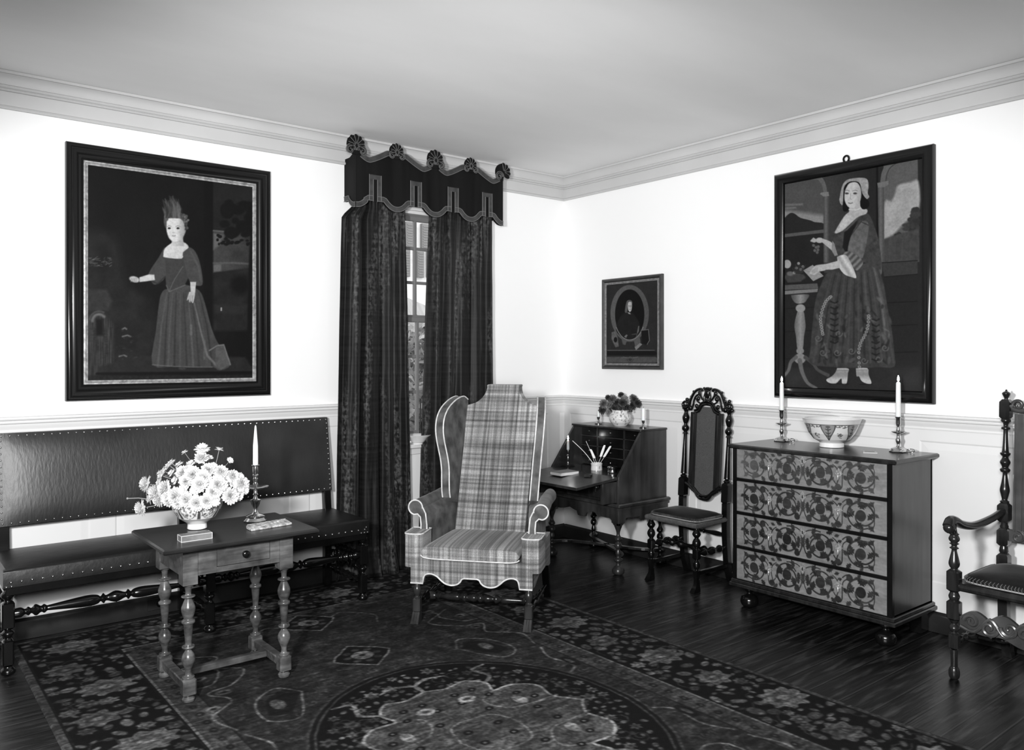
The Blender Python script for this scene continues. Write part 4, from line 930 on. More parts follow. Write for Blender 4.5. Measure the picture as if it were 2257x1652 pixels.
# one bloom of each kind, then copies
def bloom_mesh(name, nl, r, petals, cup, seed):
    rs_ = random.Random(seed); m = MB()
    for l in range(nl):
        el = math.radians(cup[0] + (cup[1] - cup[0]) * l / max(nl - 1, 1)); L_ = r * (1 - .38 * l / nl)
        for k in range(petals):
            a = 2 * PI * (k + .5 * (l % 2)) / petals + rs_.uniform(-.08, .08); e = el + rs_.uniform(-.12, .12); ll = L_ * rs_.uniform(.85, 1.05); wv = ll * .17
            ca, sa = math.cos(a), math.sin(a)
            def pt(s, w_, k2=0): 
                rr_ = ll * s * math.cos(e); z = ll * s * math.sin(e) + ll * .15 * s * s * (1 if l else -.6) + k2
                return (rr_ * ca - w_ * sa, rr_ * sa + w_ * ca, z)
            m.add([pt(.05, 0), pt(.45, -wv), pt(.85, -wv * .9), pt(1, 0), pt(.85, wv * .9), pt(.45, wv), pt(.5, 0, wv * .5)], [(0, 1, 6), (1, 2, 6), (2, 3, 6), (3, 4, 6), (4, 5, 6), (5, 0, 6)])
    m.ball((0, 0, r * .12), r * .24, r * .24, r * .16, 10, 6)
    me = bpy.data.meshes.new(name); me.from_pydata(m.v, [], m.f); me.materials.append(M_petal); return me
full = bloom_mesh('full_bloom', 6, .036, 17, (2, 74), 1); daisy = bloom_mesh('daisy_bloom', 2, .027, 15, (4, 26), 2)
stem0 = MB().tube([(0, 0, 0), (0.004, 0, -.05), (0, 0.003, -.07)], .0016, 5)
stem_me = bpy.data.meshes.new('stem'); stem_me.from_pydata(stem0.v, [], stem0.f); stem_me.materials.append(M_stem)
def flower(p, dirv, sc, me, label, group=None, name='chrysanthemum', stem=True, cat='flower'):
    t = thing(name, label, cat, p, group=group); t.rotation_euler = Vector(dirv).normalized().to_track_quat('Z', 'Y').to_euler(); t.scale = (sc,) * 3
    o = bpy.data.objects.new('bloom', me); COL.objects.link(o); o.parent = t
    if stem: s = bpy.data.objects.new('stem', stem_me); COL.objects.link(s); s.parent = t
    return t
RTv = Vector((RT[0], RT[1], 0)); FWv = Vector((FW[0], FW[1], 0)); C0 = Vector((BX, BY, TT))
def at(px, py, dep):                                                # a point on the bouquet seen at this spot, dep metres in front of the bowl axis
    base = (C0 - Vector(CAM)); d = base.dot(FWv) - dep
    return Vector(CAM) + FWv * d + RTv * ((px - CX) / F * d) + Vector((0, 0, (HY - py) / F * d))
heart = C0 + Vector((0, 0, .19))
FB = [  # px, py, depth, size, kind
 (445, 990, .00, 1.3, 'd', 'daisy-like white chrysanthemum at the very top of the table bouquet'), (407, 997, -.02, .62, 'd', 'small white chrysanthemum seen edge-on, upper left of the bouquet'),
 (483, 991, -.01, .8, 'd', 'ragged white chrysanthemum on twin stalks, upper right of the bouquet'), (507, 1014, .0, .6, 'd', 'small white chrysanthemum standing out at the right shoulder of the bouquet'),
 (314, 1119, .05, 1.0, 'f', 'full white chrysanthemum drooping at the far left of the bouquet, below the others'), (507, 1092, .07, 1.05, 'f', 'full white chrysanthemum hanging at the lower right over the bowl rim'),
 (444, 1010, .02, .9, 'f', 'full white chrysanthemum just beneath the topmost daisy-like one'), (470, 1028, .03, .8, 'd', None), (486, 1040, .03, .9, 'f', None), (498, 1056, .02, .85, 'd', None),
 (420, 1022, .02, .8, 'd', None), (395, 1024, .0, .8, 'd', None), (378, 1020, .0, .85, 'd', None), (362, 1038, .01, .9, 'd', None), (352, 1062, .03, .9, 'd', None), (366, 1075, .06, 1.0, 'f', None),
 (404, 1042, .07, .95, 'f', None), (425, 1046, .09, 1.1, 'f', None), (448, 1052, .09, 1.0, 'f', None), (440, 1066, .11, 1.0, 'f', None), (418, 1034, .05, .8, 'd', None), (458, 1036, .05, .9, 'f', None),
 (480, 1068, .09, 1.15, 'f', None), (470, 1084, .10, 1.0, 'f', None), (494, 1078, .05, .9, 'd', None), (513, 1064, .02, .85, 'd', None), (528, 1050, .0, .8, 'd', None), (538, 1062, .0, .85, 'd', None), (524, 1076, .03, .85, 'd', None),
 (540, 1080, .02, .75, 'd', None), (387, 1092, .12, 1.05, 'f', None), (402, 1080, .12, .9, 'd', None), (374, 1098, .11, 1.0, 'f', None), (411, 1100, .12, 1.0, 'f', None), (434, 1108, .12, 1.0, 'f', None), (456, 1104, .12, .95, 'f', None),
 (393, 1106, .12, .85, 'f', None), (472, 1104, .12, .95, 'd', None), (330, 1080, .03, .9, 'd', None), (318, 1072, .02, .75, 'd', None), (336, 1094, .04, .8, 'd', None), (344, 1074, .02, .7, 'd', None), (351, 1042, .0, .6, 'd', None),
 (324, 1066, .02, 1.0, 'f', None), (331, 1098, .04, 1.0, 'd', None), (346, 1086, .05, 1.1, 'f', None), (357, 1048, .02, 1.05, 'd', None), (374, 1026, .0, 1.05, 'd', None), (526, 1092, .03, .9, 'd', None), (531, 1066, .01, 1.0, 'f', None), (512, 1050, .0, .9, 'f', None), (352, 1100, .06, .9, 'f', None), (410, 1060, .10, .85, 'f', None), (428, 1080, .11, .8, 'd', None), (500, 1042, -.02, .7, 'd', None), (462, 1008, -.02, .6, 'd', None), (386, 1058, .05, .75, 'd', None), (378, 1042, .04, .7, 'd', None)]
for px, py, dp, sc, kd, lb in FB:
    p = at(px, py, dp); dv = (p - heart).normalized() + Vector((-.45, -.55, .30)) * (.9 if kd == 'f' else .55)
    if lb and 'edge-on' in lb: dv = Vector((-.5, .1, .8))
    if lb and 'twin' in lb: dv = Vector((.2, 0, 1))
    flower(p, dv, sc * 1.1, full if kd == 'f' else daisy, lb or ('full white chrysanthemum packed in the body of the table bouquet' if kd == 'f' else 'small open white chrysanthemum in the body of the table bouquet'),
           group='white chrysanthemums in the table bowl')
rs2 = np.random.RandomState(11); m = MB()
for k in range(420):
    d_ = rs2.randn(3); d_[2] = abs(d_[2]) * .8; d_ /= np.linalg.norm(d_); q = heart + Vector(d_) * rs2.uniform(.02, .115) + Vector((0, 0, -.05))
    u = Vector(rs2.randn(3)).normalized() * .014; v = Vector(rs2.randn(3)).normalized() * .005; m.add([q - u, q + v, q + u, q - v], [(0, 1, 2, 3)])
for k in range(46):
    a = rs2.rand() * 6.28; q = heart + Vector((math.cos(a) * .10, math.sin(a) * .10, rs2.uniform(-.03, .08))); m.tube([C0 + Vector((0, 0, .10)), (C0 + Vector((0, 0, .10))) .lerp(q, .6) + Vector((0, 0, .01)), q], .0014, 4)
obj('foliage', m, mat('bouquet_leaf', .055, .5, noise=(30, .5)), smooth=0, label='dark leaves and stalks between the white flowers in the table bowl', cat='leaves', kind='stuff')
p = at(281, 1098, .04); q = at(330, 1100, .05); m = MB().tube([p, (p + q) / 2 + Vector((0, 0, .004)), q, at(375, 1108, .10)], .0022, 6).ball(tuple(p), .005, .005, .005)
obj('flower_bud', m, M_stem, label='closed bud on a bare stalk sticking out left of the bouquet', cat='bud')

# --- small box, candlestick, wallet
def box_thing(name, label, cat, cx_, cy_, z, L_, W_, H_, rz, mt, edge=None):
    t = thing(name, label, cat, (cx_, cy_, z), rz)
    obj('body', MB().box(-L_ / 2, L_ / 2, -W_ / 2, W_ / 2, 0, H_, .0015), mt, t)
    if edge:
        m = MB(); e = .0012
        for y in (-W_ / 2, W_ / 2):
            for z_ in (e, H_ - e): m.tube([(-L_ / 2, y, z_), (L_ / 2, y, z_)], e, 5)
        for x in (-L_ / 2, L_ / 2):
            for y in (-W_ / 2, W_ / 2): m.tube([(x, y, 0), (x, y, H_)], e, 5)
            for z_ in (e, H_ - e): m.tube([(x, -W_ / 2, z_), (x, W_ / 2, z_)], e, 5)
        obj('edging', m, edge, t)
    return t
box_thing('small_box', 'small flat box with pale edging in front of the flower bowl', 'box', -3.245, -1.262, TT, .125, .050, .026, math.radians(0), mat('box_side', .16, .35, noise=(20, .3)), M_paper)
def revolve(name, prof, mt, parent, loc=(0, 0, 0), n=28, smooth=45, **k): return obj(name, MB().lathe(prof, loc, n), mt, parent, smooth=smooth, **k)
CSX, CSY = -2.905, -1.05
t = thing('candlestick', 'tall brass candlestick with a wide drip pan halfway up, on the oak table', 'candlestick', (CSX, CSY, TT))
revolve('base', [(0, 0), (.052, .0), (.056, .006), (.050, .012), (.044, .018), (.045, .024), (.034, .030), (.022, .034), (.0, .036)], M_brass, t, n=8)
revolve('stem', [(.020, .034), (.012, .042), (.010, .060), (.018, .078), (.022, .092), (.024, .100), (.012, .104), (.008, .116), (.013, .124), (.008, .130), (.008, .146), (.0, .146)], M_brass, t)
revolve('drip_pan', [(.006, .146), (.030, .149), (.054, .156), (.060, .160), (.056, .159), (.030, .153), (.006, .151)], M_brass, t)
sp2 = [(.007, .150), (.008, .165), (.012, .172), (.008, .180), (.010, .190), (.012, .197), (.009, .202), (.011, .210), (.014, .214), (.011, .219), (.013, .226), (.014, .232), (.0135, .248), (.013, .254), (.018, .258), (.018, .261), (.012, .262)]
revolve('socket', sp2, M_brass, t)
def candle(name, label, x, y, z, h_, r0, r1, lit, group=None):
    t = thing(name, label, 'candle', (x, y, z), group=group)
    obj('wax', MB().lathe([(r0, 0), (r0 * 1.05, h_ * .1), (r0, h_ * .5), (r1 * 1.05, h_ * .96), (r1 * .4, h_), (0, h_)], n=16), M_wax, t, smooth=50)
    obj('wick', MB().tube([(0, 0, h_ - .002), (.001, 0, h_ + .008)], .0009, 5), M_iron, t)
    if lit: obj('flame', MB().lathe([(.0005, h_ + .002), (.0048, h_ + .009), (.0056, h_ + .014), (.0035, h_ + .024), (.0006, h_ + .034)], n=12), M_flame, t, smooth=60)
    return t
candle('candle', 'tall tapering unlit white candle on the oak table', CSX, CSY, TT + .255, .190, .0115, .004, False)
t = thing('wallet', 'folded marbled wallet lying beside the tall candlestick', 'wallet', (-2.905, -1.215, TT), math.radians(8))
M_marb = mat('marbled_cloth', .38, .7, noise=(70, .75))
obj('body', MB().loft([[(-.105 + .012 * math.sin(v * 5), -.030 + .012 * v, 0), (.095, -.034, 0), (.105, .030, 0), (-.095, .034, 0)] for v in (0,)] + [[(-.105, -.031, .010), (.094, -.034, .010), (.104, .030, .016), (-.095, .034, .016)]]), M_marb, t, bevel=.003)
obj('flap', MB().loft([[(-.098, -.020, .0105), (-.02, -.012, .0105), (.07, .018, .0125), (.100, .029, .0145), (-.092, .031, .0145)], [(-.098, -.020, .014), (-.02, -.012, .015), (.07, .018, .019), (.100, .029, .021), (-.092, .031, .021)]]), M_marb, t, bevel=.002)

# ================================================================== WING CHAIR
WTH = math.radians(-51.0)
wc = thing('wing_chair', 'high-backed plaid upholstered wing chair with pale piping, in front of the window', 'armchair', (-1.843, -1.286, 0.004), WTH)
def lean(z): return .42 + (z - .43) * .45
# back: outline with a stepped crest
half = [(.205, .34), (.208, .6), (.214, .9), (.220, 1.06), (.222, 1.118), (.205, 1.126), (.180, 1.130), (.155, 1.142), (.130, 1.162), (.112, 1.188), (.103, 1.212), (.100, 1.232), (.104, 1.243), (.098, 1.247)]
outl = half + [(-a, b) for a, b in reversed(half)]
nf = 20
def bf(x, z, d): return (x, lean(z) + .006 - .022 * (1 - min(1, abs(x) / .215) ** 2) + d, z)
# dense front face so the padding bulges
def wid(z):
    zs = [p[1] for p in half]; return float(np.interp(z, zs, [p[0] for p in half]))
Zs = np.r_[np.linspace(.34, 1.118, 30), np.linspace(1.122, 1.247, 22)]
Pf = [[bf(wid(z) * u, z, 0) for u in np.linspace(-1, 1, nf)] for z in Zs]
Pb = [[(wid(z) * u, lean(z) + .085, z) for u in np.linspace(-1, 1, nf)] for z in Zs]
m = MB().grid(Pf).grid([r[::-1] for r in Pb])
m.loft([[r[0] for r in Pf], [r[0] for r in Pb]], closed=False, caps=False); m.loft([[r[-1] for r in Pf], [r[-1] for r in Pb]], closed=False, caps=False); m.loft([Pf[-1], Pb[-1]], closed=False, caps=False)
bk_ = obj('backrest', m, M_plaid, wc, smooth=55)
ce = MB().tube([(-.101, lean(1.24) + .006, 1.214), (0, lean(1.24) - .010, 1.212), (.101, lean(1.24) + .006, 1.214)], .0015, 6)
obj('seam', ce, M_pipe, bk_)
# wings
wo = [(lean(1.155), 1.156), (.700, 1.176), (.640, 1.172), (.560, 1.150), (.480, 1.112), (.425, 1.060), (.402, 1.000), (.402, .940), (.415, .880), (.428, .820), (.430, .760), (.420, .700), (.412, .640), (.414, .602)]
wo = smooth_path(wo, 4)
bot = [(.44, .575), (.50, .56), (lean(.62) + .05, .56)]
def wx(y, z, side_, outer):
    base = .212 + max(0, (lean(z) + .03 - y)) * .20
    return side_ * (base + (.046 if outer else 0))
for s in (-1, 1):
    ring_in = [(wx(y, z, s, 0), y, z) for y, z in wo] + [(wx(y, z, s, 0), y, z) for y, z in bot]
    ring_out = [(wx(y, z, s, 1), y, z) for y, z in wo] + [(wx(y, z, s, 1), y, z) for y, z in bot]
    backr = [(lean(z) + .05, z) for z in (.75, .9, 1.05)]
    ring_in += [(wx(y, z, s, 0), y, z) for y, z in backr]; ring_out += [(wx(y, z, s, 1), y, z) for y, z in backr]
    mid = [((a[0] + b[0]) / 2, (a[1]) - .004, a[2]) for a, b in zip(ring_in, ring_out)]
    m = MB().loft([ring_in, ring_out], caps=True)
    wg = obj('wing', m, M_velvet, wc, smooth=30)
    nwo = len(wo); m = MB()
    for rg in (ring_in, ring_out): m.tube([(p[0], p[1] - .001, p[2]) for p in rg[:nwo]], .0042, 7)
    obj('piping', m, M_pipe, wg)
# rolled arms
def armface(s):
    o = [(s * q[0], q[1]) for q in spiral(.350, .592, .040, .040, 200, -80, 20)]        # roll
    return [(s * .283, .36), (s * .285, .50), (s * .292, .56)] + [(s * (.350 - .042 + .0 * k), .592 + .0 * k) for k in (0,)] + o[1:] + [(s * .338, .556), (s * .322, .540), (s * .318, .50), (s * .322, .36)]
for s in (-1, 1):
    af = armface(s)
    rings = []
    for y, k, dz in ((.135, 1.0, 0), (.20, 1.0, .002), (.32, .98, .01), (.46, .93, .022), (.62, .85, .03)):
        tt_ = max(0, y - .135) / .33; rings.append([(p[0] * (1 - (.235 if abs(p[0]) < .3 else .08) * min(tt_, 1.1)), y + .0, .36 + (p[1] - .36) * (1 + dz)) for p in af])
    ar = obj('arm', MB().loft(rings), M_velvet, wc, smooth=40)
    pp = [(p[0], .133, p[1]) for p in af]
    obj('piping', MB().tube(pp, .0042, 7), M_pipe, ar)
    # front pillar block
    pl = [(s * a, b) for a, b in ((.268, .02), (.274, .004), (.30, -.006), (.336, -.006), (.362, .004), (.369, .022), (.369, .16), (.268, .16))]
    m = MB().loft([[(a, b, z) for a, b in pl] for z in (.300, .306, .46, .472, .476)])
    pb = obj('arm_front', m, M_plaid, wc, smooth=40)
    obj('piping', MB().tube([(a, b - .001, .476) for a, b in pl], .0042, 7, closed=True), M_pipe, pb)
# seat rail, scalloped
hx = [(.0, .256), (.035, .256), (.048, .250), (.056, .236), (.075, .222), (.105, .216), (.135, .222), (.160, .238), (.180, .256), (.205, .268), (.230, .270), (.250, .262), (.258, .245), (.262, .217), (.330, .217)]
hx = [hx[0], hx[1]] + smooth_path(hx[1:13], 3)[1:] + hx[13:]
bott = [(-a, b) for a, b in reversed(hx)] + hx[1:]
poly = bott + [(.330, .352), (-.330, .352)]
m = MB().prism(poly, lambda a, b: (a, -.004, b), lambda a, b: (a, .030, b))
for s in (-1, 1):
    sp_ = [(y, .217 if y < .07 or y > .50 else .217 + .035 * math.sin((y - .07) / .43 * PI)) for y in np.linspace(.0, .55, 24)] + [(.55, .40), (.0, .352)]
    m.prism(sp_, lambda a, b: (s * .330, a + .001, b), lambda a, b: (s * .296, a + .001, b))
m.box(-.28, .28, .52, .55, .26, .40); m.box(-.29, .29, .03, .53, .30, .345)
sr = obj('seat_rail', m, M_plaid, wc, smooth=20)
obj('piping', MB().tube([(a, -.006, b) for a, b in bott], .0042, 7).tube([(-.262, -.007, .218), (-.262, -.007, .28)], .0012, 4), M_pipe, sr)
# loose cushion
def cush(xw, y0, y1, z0, z1, nx=26, ny=20):
    rings = []
    for j in range(ny + 1):
        v = j / ny; y = y0 + (y1 - y0) * v; k = (1 - abs(2 * v - 1) ** 5); ww = xw * (1 - .14 * v)
        top = []; bot_ = []
        for i in range(nx + 1):
            u = 2 * i / nx - 1; e = (1 - abs(u) ** 8) ** .3 * (k ** .5 * .16 + .84)
            zc = (z0 + z1) / 2; top.append((ww * u, y, zc + ((z1 - z0) / 2 + .007 * (1 - u * u) * (1 - (2 * v - 1) ** 2)) * e)); bot_.append((ww * u, y, zc - (z1 - z0) / 2 * e))
        rings.append(bot_ + top[::-1])
    return MB().loft(rings)
cu = obj('seat_cushion', cush(.268, -.028, .45, .350, .425), M_plaid, wc, smooth=50)
obj('piping', MB().tube([(x, -.030, .3875 - .0375 * .86 * (1 - min(1, abs(x) / .2685) ** 8) ** .3) for x in np.linspace(-.266, .266, 50)], .0036, 6), M_pipe, cu)
obj('outer_back', MB().loft([[(-.25, y, z), (.25, y, z), (.25, y + .02, z), (-.25, y + .02, z)] for y, z in ((.53, .25), (lean(.6) + .08, .6), (lean(1.1) + .075, 1.1))]), M_velvet, wc)
# legs
WL = [(.014, .128), (.018, .134), (.012, .140), (.018, .156), (.022, .172), (.020, .186), (.012, .204), (.011, .212), (.016, .220)]
for s in (-1, 1):
    x = s * .304; m = MB().lathe(ls(WL), (x, .028, 0)).box(x - .021, x + .021, .007, .049, .055, .132, .007)
    for k in (-1, 0, 1):
        m.loft([[(x + k * .012 - .0075, .010, .058), (x + k * .012 + .0075, .010, .058), (x + k * .012 + .0075, .045, .058), (x + k * .012 - .0075, .045, .058)],
                [(x + k * .013 - .0075, -.008, .028), (x + k * .013 + .0075, -.008, .028), (x + k * .013 + .0075, .042, .024), (x + k * .013 - .0075, .042, .024)],
                [(x + k * .014 - .008, -.024, .004), (x + k * .014 + .008, -.024, .004), (x + k * .014 + .008, .040, .004), (x + k * .014 - .008, .040, .004)]])
    obj('leg', m, M_wood2, wc, smooth=40)
    m = MB().loft([[(x - .02, y, z), (x + .02, y, z), (x + .02, y + .038, z), (x - .02, y + .038, z)] for y, z in ((.60, .002), (.545, .12), (.51, .26))])
    obj('leg', m, M_black, wc, bevel=.002)
    obj('stretcher', MB().turn((x, .05, .092), (x, .56, .092), [(0, .010), (.06, .013), (.12, .018), (.16, .011), (.2, .012), (.24, .018), (.27, .022), (.37, .022), (.40, .012), (.55, .017), (.62, .011), (.7, .016), (.8, .01), (1, .01)]), M_black, wc, smooth=40)
obj('stretcher', MB().turn((-.300, .21, .092), (.300, .21, .092), [(0, .021), (.07, .021), (.075, .012), (.09, .015), (.10, .020), (.11, .011), (.13, .013), (.28, .021), (.31, .011), (.34, .022), (.36, .022), (.375, .011), (.42, .020), (.45, .020), (.47, .012), (.49, .021), (.51, .021), (.53, .012), (.55, .02), (.58, .02), (.625, .011),
    (.64, .022), (.66, .022), (.69, .011), (.72, .021), (.87, .013), (.89, .011), (.90, .020), (.91, .015), (.925, .012), (.93, .021), (1, .021)]), M_wood, wc, smooth=40)

def on_z(px, py, z):
    r = ray(px, py); t = (z - CAM[2]) / r[2]; return (CAM[0] + t * r[0], CAM[1] + t * r[1], z)
def rel(o):
    v = Vector(o.location)
    def f(m): m.v = [(x - v.x, y - v.y, z - v.z) for x, y, z in m.v]; return m
    return f
# ================================================================== WRITING DESK
DY0, DY1, DXF = -1.060, -.395, -.490
dk = thing('writing_desk', 'slant-front walnut desk on turned legs, lid open, in the corner of the room', 'desk', (-.26, (DY0 + DY1) / 2, 0)); D_ = rel(dk)
sidep = [(-.018, .465), (-.018, .922), (-.272, .922), (-.486, .645), (DXF, .634), (DXF, .465)]
for y0, y1 in ((DY0, DY0 + .018), (DY1 - .018, DY1)):
    obj('side_panel', D_(MB().prism(sidep, lambda a, b: (a, y0, b), lambda a, b: (a, y1, b))), M_wood2, dk, bevel=.0015)
obj('desk_top', D_(MB().box(-.284, -.012, DY0 - .004, DY1 + .004, .922, .937, .003)), M_wood2, dk)
obj('back_panel', D_(MB().box(-.026, -.019, DY0 + .018, DY1 - .018, .465, .922)), M_wood, dk)
obj('writing_surface', D_(MB().box(DXF + .004, -.026, DY0 + .018, DY1 - .018, .625, .637)), M_wood, dk)
obj('bottom_board', D_(MB().box(DXF + .004, -.026, DY0 + .018, DY1 - .018, .465, .478)), M_wood, dk)
# pigeon holes with little drawers
yi0, yi1 = DY0 + .018, DY1 - .018; cols = [yi0, yi0 + .20, yi0 + .46, yi1]; rowz = [.637, .708, .779, .850, .920]
m = MB()
for y in cols[1:-1]: m.box(-.210, -.026, y - .004, y + .004, .637, .922)
for z in rowz[1:-1]: m.box(-.210, -.026, yi0, yi1, z - .003, z + .003)
obj('pigeonholes', D_(m), M_wood2, dk)
for i in range(3):
    for j in range(4):
        dr = obj('small_drawer', D_(MB().box(-.204, -.04, cols[i] + .006, cols[i + 1] - .006, rowz[j] + .005, rowz[j + 1] - .005, .001)), M_black, dk)
        obj('knob', D_(MB().ball((-.208, (cols[i] + cols[i + 1]) / 2, (rowz[j] + rowz[j + 1]) / 2), .005)), M_brass, dr)
def lidz(x): return .6375 + (x + .49) * .085
lid = obj('fall_front', D_(MB().loft([[(DXF, y, .619), (DXF, y, .6375), (-.865, y, lidz(-.865)), (-.865, y, lidz(-.865) - .018)] for y in (DY0 + .004, DY1 - .004)])), M_wood2, dk, bevel=.002)
for y in (DY0 + .018, DY1 - .04): obj('lid_support', D_(MB().box(-.618, DXF, y, y + .022, .470, .607)), M_wood2, dk, bevel=.001)
fd = obj('drawer', D_(MB().box(DXF - .001, -.05, DY0 + .045, DY1 - .045, .480, .620, .002)), M_wood, dk)
for y in (-.86, -.60): obj('drop_handle', D_(MB().ball((DXF - .006, y, .55), .012).tube([(DXF - .012, y, .55), (DXF - .014, y, .52)], [.003, .006], 6)), M_brass, fd)
obj('frame_moulding', D_(MB().box(-.525, -.012, DY0 - .036, DY1 + .036, .440, .466, .007).box(-.514, -.015, DY0 - .024, DY1 + .024, .424, .442)), M_wood2, dk)
def scal(L_, n=2):
    pts = []
    for i in range(61):
        t = i / 60; e = min(t, 1 - t) * L_
        if e < .045: z = .325 + 0 * e
        else: z = .385 - .022 * abs(math.sin((t - .0) * PI * n * 1.5)) - (.025 if abs(t - .5) < .06 else 0) + (-.05 * max(0, (.075 - e) / .03))
        pts.append((t * L_, max(z, .325)))
    return pts
Ly = (DY1 - DY0) + .03
poly = [(DY0 - .015 + a, b) for a, b in scal(Ly, 2)] + [(DY1 + .015, .426), (DY0 - .015, .426)]
m = MB().prism(poly, lambda a, b: (-.508, a, b), lambda a, b: (-.490, a, b))
poly = [(-.508 + a, b) for a, b in scal(.488, 1)] + [(-.02, .426), (-.508, .426)]
for yy in (DY0 - .015, DY1 - .003): m.prism(poly, lambda a, b: (a, yy, b), lambda a, b: (a, yy + .018, b))
obj('apron', D_(m), M_wood2, dk, bevel=.001)
DL = [(.022, 0), (.037, .010), (.041, .026), (.036, .042), (.022, .056), (.014, .064), (.013, .080), (.024, .086), (.030, .094), (.028, .104), (.014, .112), (.013, .128), (.018, .135), (.016, .150), (.012, .168), (.020, .176), (.024, .190), (.020, .204), (.012, .216), (.022, .226), (.024, .238), (.016, .250), (.011, .264), (.014, .285), (.026, .318), (.030, .338), (.028, .345)]
for x, y in ((-.480, DY0 + .014), (-.480, DY1 + .0), (-.060, DY0 + .02), (-.070, DY1 - .01)):
    obj('leg', D_(MB().lathe(ls(DL), (x, y, 0), 24).box(x - .033, x + .031, y - .034, y + .031, .338, .425, .002)), M_wood2 if x < -.2 else M_black, dk, smooth=40)
m = MB(); cxx, cyy = -.26, (DY0 + DY1) / 2
for x, y in ((-.480, DY0 + .014), (-.480, DY1), (-.060, DY0 + .02), (-.070, DY1 - .01)):
    ctl = smooth_path([(x, y), (cxx * .5 + x * .5, y * .75 + cyy * .25), (cxx, cyy)], 8)
    P = np.array(ctl); T = np.gradient(P, axis=0); T /= np.linalg.norm(T, axis=1)[:, None]; Nn = np.c_[-T[:, 1], T[:, 0]] * .016
    m.loft([[(p[0] - n_[0], p[1] - n_[1], .098), (p[0] + n_[0], p[1] + n_[1], .098), (p[0] + n_[0], p[1] + n_[1], .112), (p[0] - n_[0], p[1] - n_[1], .112)] for p, n_ in zip(P, Nn)])
obj('stretcher', D_(m), M_wood, dk, smooth=0)
def on_lid(px, py):
    z = .63
    for _ in range(4): p = on_z(px, py, z); z = .6372 if p[0] > -.49 else lidz(p[0])
    return Vector((p[0], p[1], z))
# things on the lid
q = on_lid(1252, 1027); q.x = min(q.x, -.27)
t = thing('candlestick', 'slim brass candlestick with a wide dish foot, left on the open desk lid', 'candlestick', q)
revolve('base', [(0, 0), (.046, .0), (.048, .004), (.030, .007), (.014, .012), (0, .013)], M_iron, t)
revolve('stem', [(.012, .010), (.006, .022), (.005, .045), (.009, .052), (.005, .060), (.005, .074), (.014, .080), (.005, .086), (.008, .095), (.009, .118), (.007, .120)], M_brass, t)
candle('candle', 'short lit candle in the slim candlestick on the desk lid', q.x, q.y, q.z + .119, .068, .0095, .008, True)
q = on_lid(1244, 1045); _a = on_lid(1236, 1055); _b = on_lid(1280, 1044); BKR = math.atan2(_b.y - _a.y, _b.x - _a.x)
t = thing('book', 'thin dark-covered book lying flat on the open desk lid', 'book', (q.x, q.y, q.z - .002), 0); t.rotation_euler = (0, 0, BKR)
bs = MB().box(-.080, .080, -.056, .054, .0035, .022); obj('page_block', bs, mat('page_edges', .75, .8), t)
obj('cover', MB().box(-.083, .083, -.057, .057, 0.001, .0035).box(-.083, .083, -.057, .057, .022, .0245).box(-.083, .083, .054, .057, .001, .0245), mat('book_cover', .11, .5, noise=(30, .3)), t, bevel=.001)
q = on_lid(1296, 1050); box_thing('snuff_box', 'small dark lidded box beside the book on the desk lid', 'box', q.x, q.y, q.z, .062, .046, .016, .6, M_wood)
q = on_lid(1315, 1035)
t = thing('quill_pot', 'white china pot holding quill pens on the desk lid', 'pot', q)
P3_, A_ = bowl_tex(96, 40, [(.040, 0), (.040, .006), (.038, .030), (.041, .044), (.041, .048), (.036, .048), (.034, .020), (.001, .018)], lambda c, Z: [c.ell(rr.uniform(0, 1000), rr.uniform(60, 420), 22, 30, 120, 12, .8) for k in range(12)])
grid_obj('pot_body', P3_, A_, M_pchina, t)
QV = [((1262, 971), 'long curved quill leaning far left out of the china pot', 0, .0022), ((1292, 972), 'thin bare quill second from left in the china pot', 0, .0014), ((1302, 990), 'short white feathered quill leaning left in the china pot', 1, .0), ((1333, 981), 'white feathered quill leaning right, nearer the middle of the pot', 1, 0), ((1346, 983), 'white feathered quill leaning farthest right in the china pot', 1, 0)]
for k, ((ex, ey), lb, ft, rd) in enumerate(QV):
    base = q + Vector((.0, 0, .02)) + RTv * (-.016 + .008 * k)
    d_ = (q - Vector(CAM)).dot(FWv); tip = Vector(CAM) + FWv * (d_ + .01) + RTv * ((ex - CX) / F * d_) + Vector((0, 0, (HY - ey) / F * d_))
    rim = q + Vector((0, 0, .048)) + RTv * (-.026 + .013 * k)
    v0 = tip - rim; L_ = v0.length
    pts = [tuple(rim - v0.normalized() * .025), tuple(rim), tuple(rim + v0 * .5 + RTv * (.010 if k == 0 else 0.003)), tuple(tip)]
    tq = thing('quill_pen', lb, 'quill', rim, group='quills in the china pot'); R_ = rel(tq)
    sp3 = smooth_path(pts, 5)
    obj('shaft', R_(MB().tube(sp3, rd or .0011, 6)), M_feather, tq)
    if ft:
        m = MB(); vd = v0.normalized(); a_ = rim + v0 * .34; side_ = RTv * .0085
        prof_ = [(.0, .4), (.08, 1), (.5, 1.05), (.9, .9), (1.0, .7)]
        m.loft([[tuple(a_ + (tip - a_) * t_ - side_ * w_), tuple(a_ + (tip - a_) * t_ + Vector((0, 0, .001)) - FWv * .0015), tuple(a_ + (tip - a_) * t_ + side_ * w_), tuple(a_ + (tip - a_) * t_ + FWv * .001)] for t_, w_ in prof_])
        obj('vane', R_(m), M_feather, tq, smooth=0)
q = on_lid(1350, 1041); q.y = max(q.y, DY0 + .055)
t = thing('ink_pot', 'round polished metal pot with a lid, at the right end of the desk lid', 'pot', q)
revolve('body', [(0, 0), (.030, 0), (.033, .004), (.031, .008), (.031, .030), (.034, .034)], M_brass, t); revolve('lid', [(.034, .034), (.034, .040), (.028, .043), (.024, .044), (0, .044)], M_brass, t)
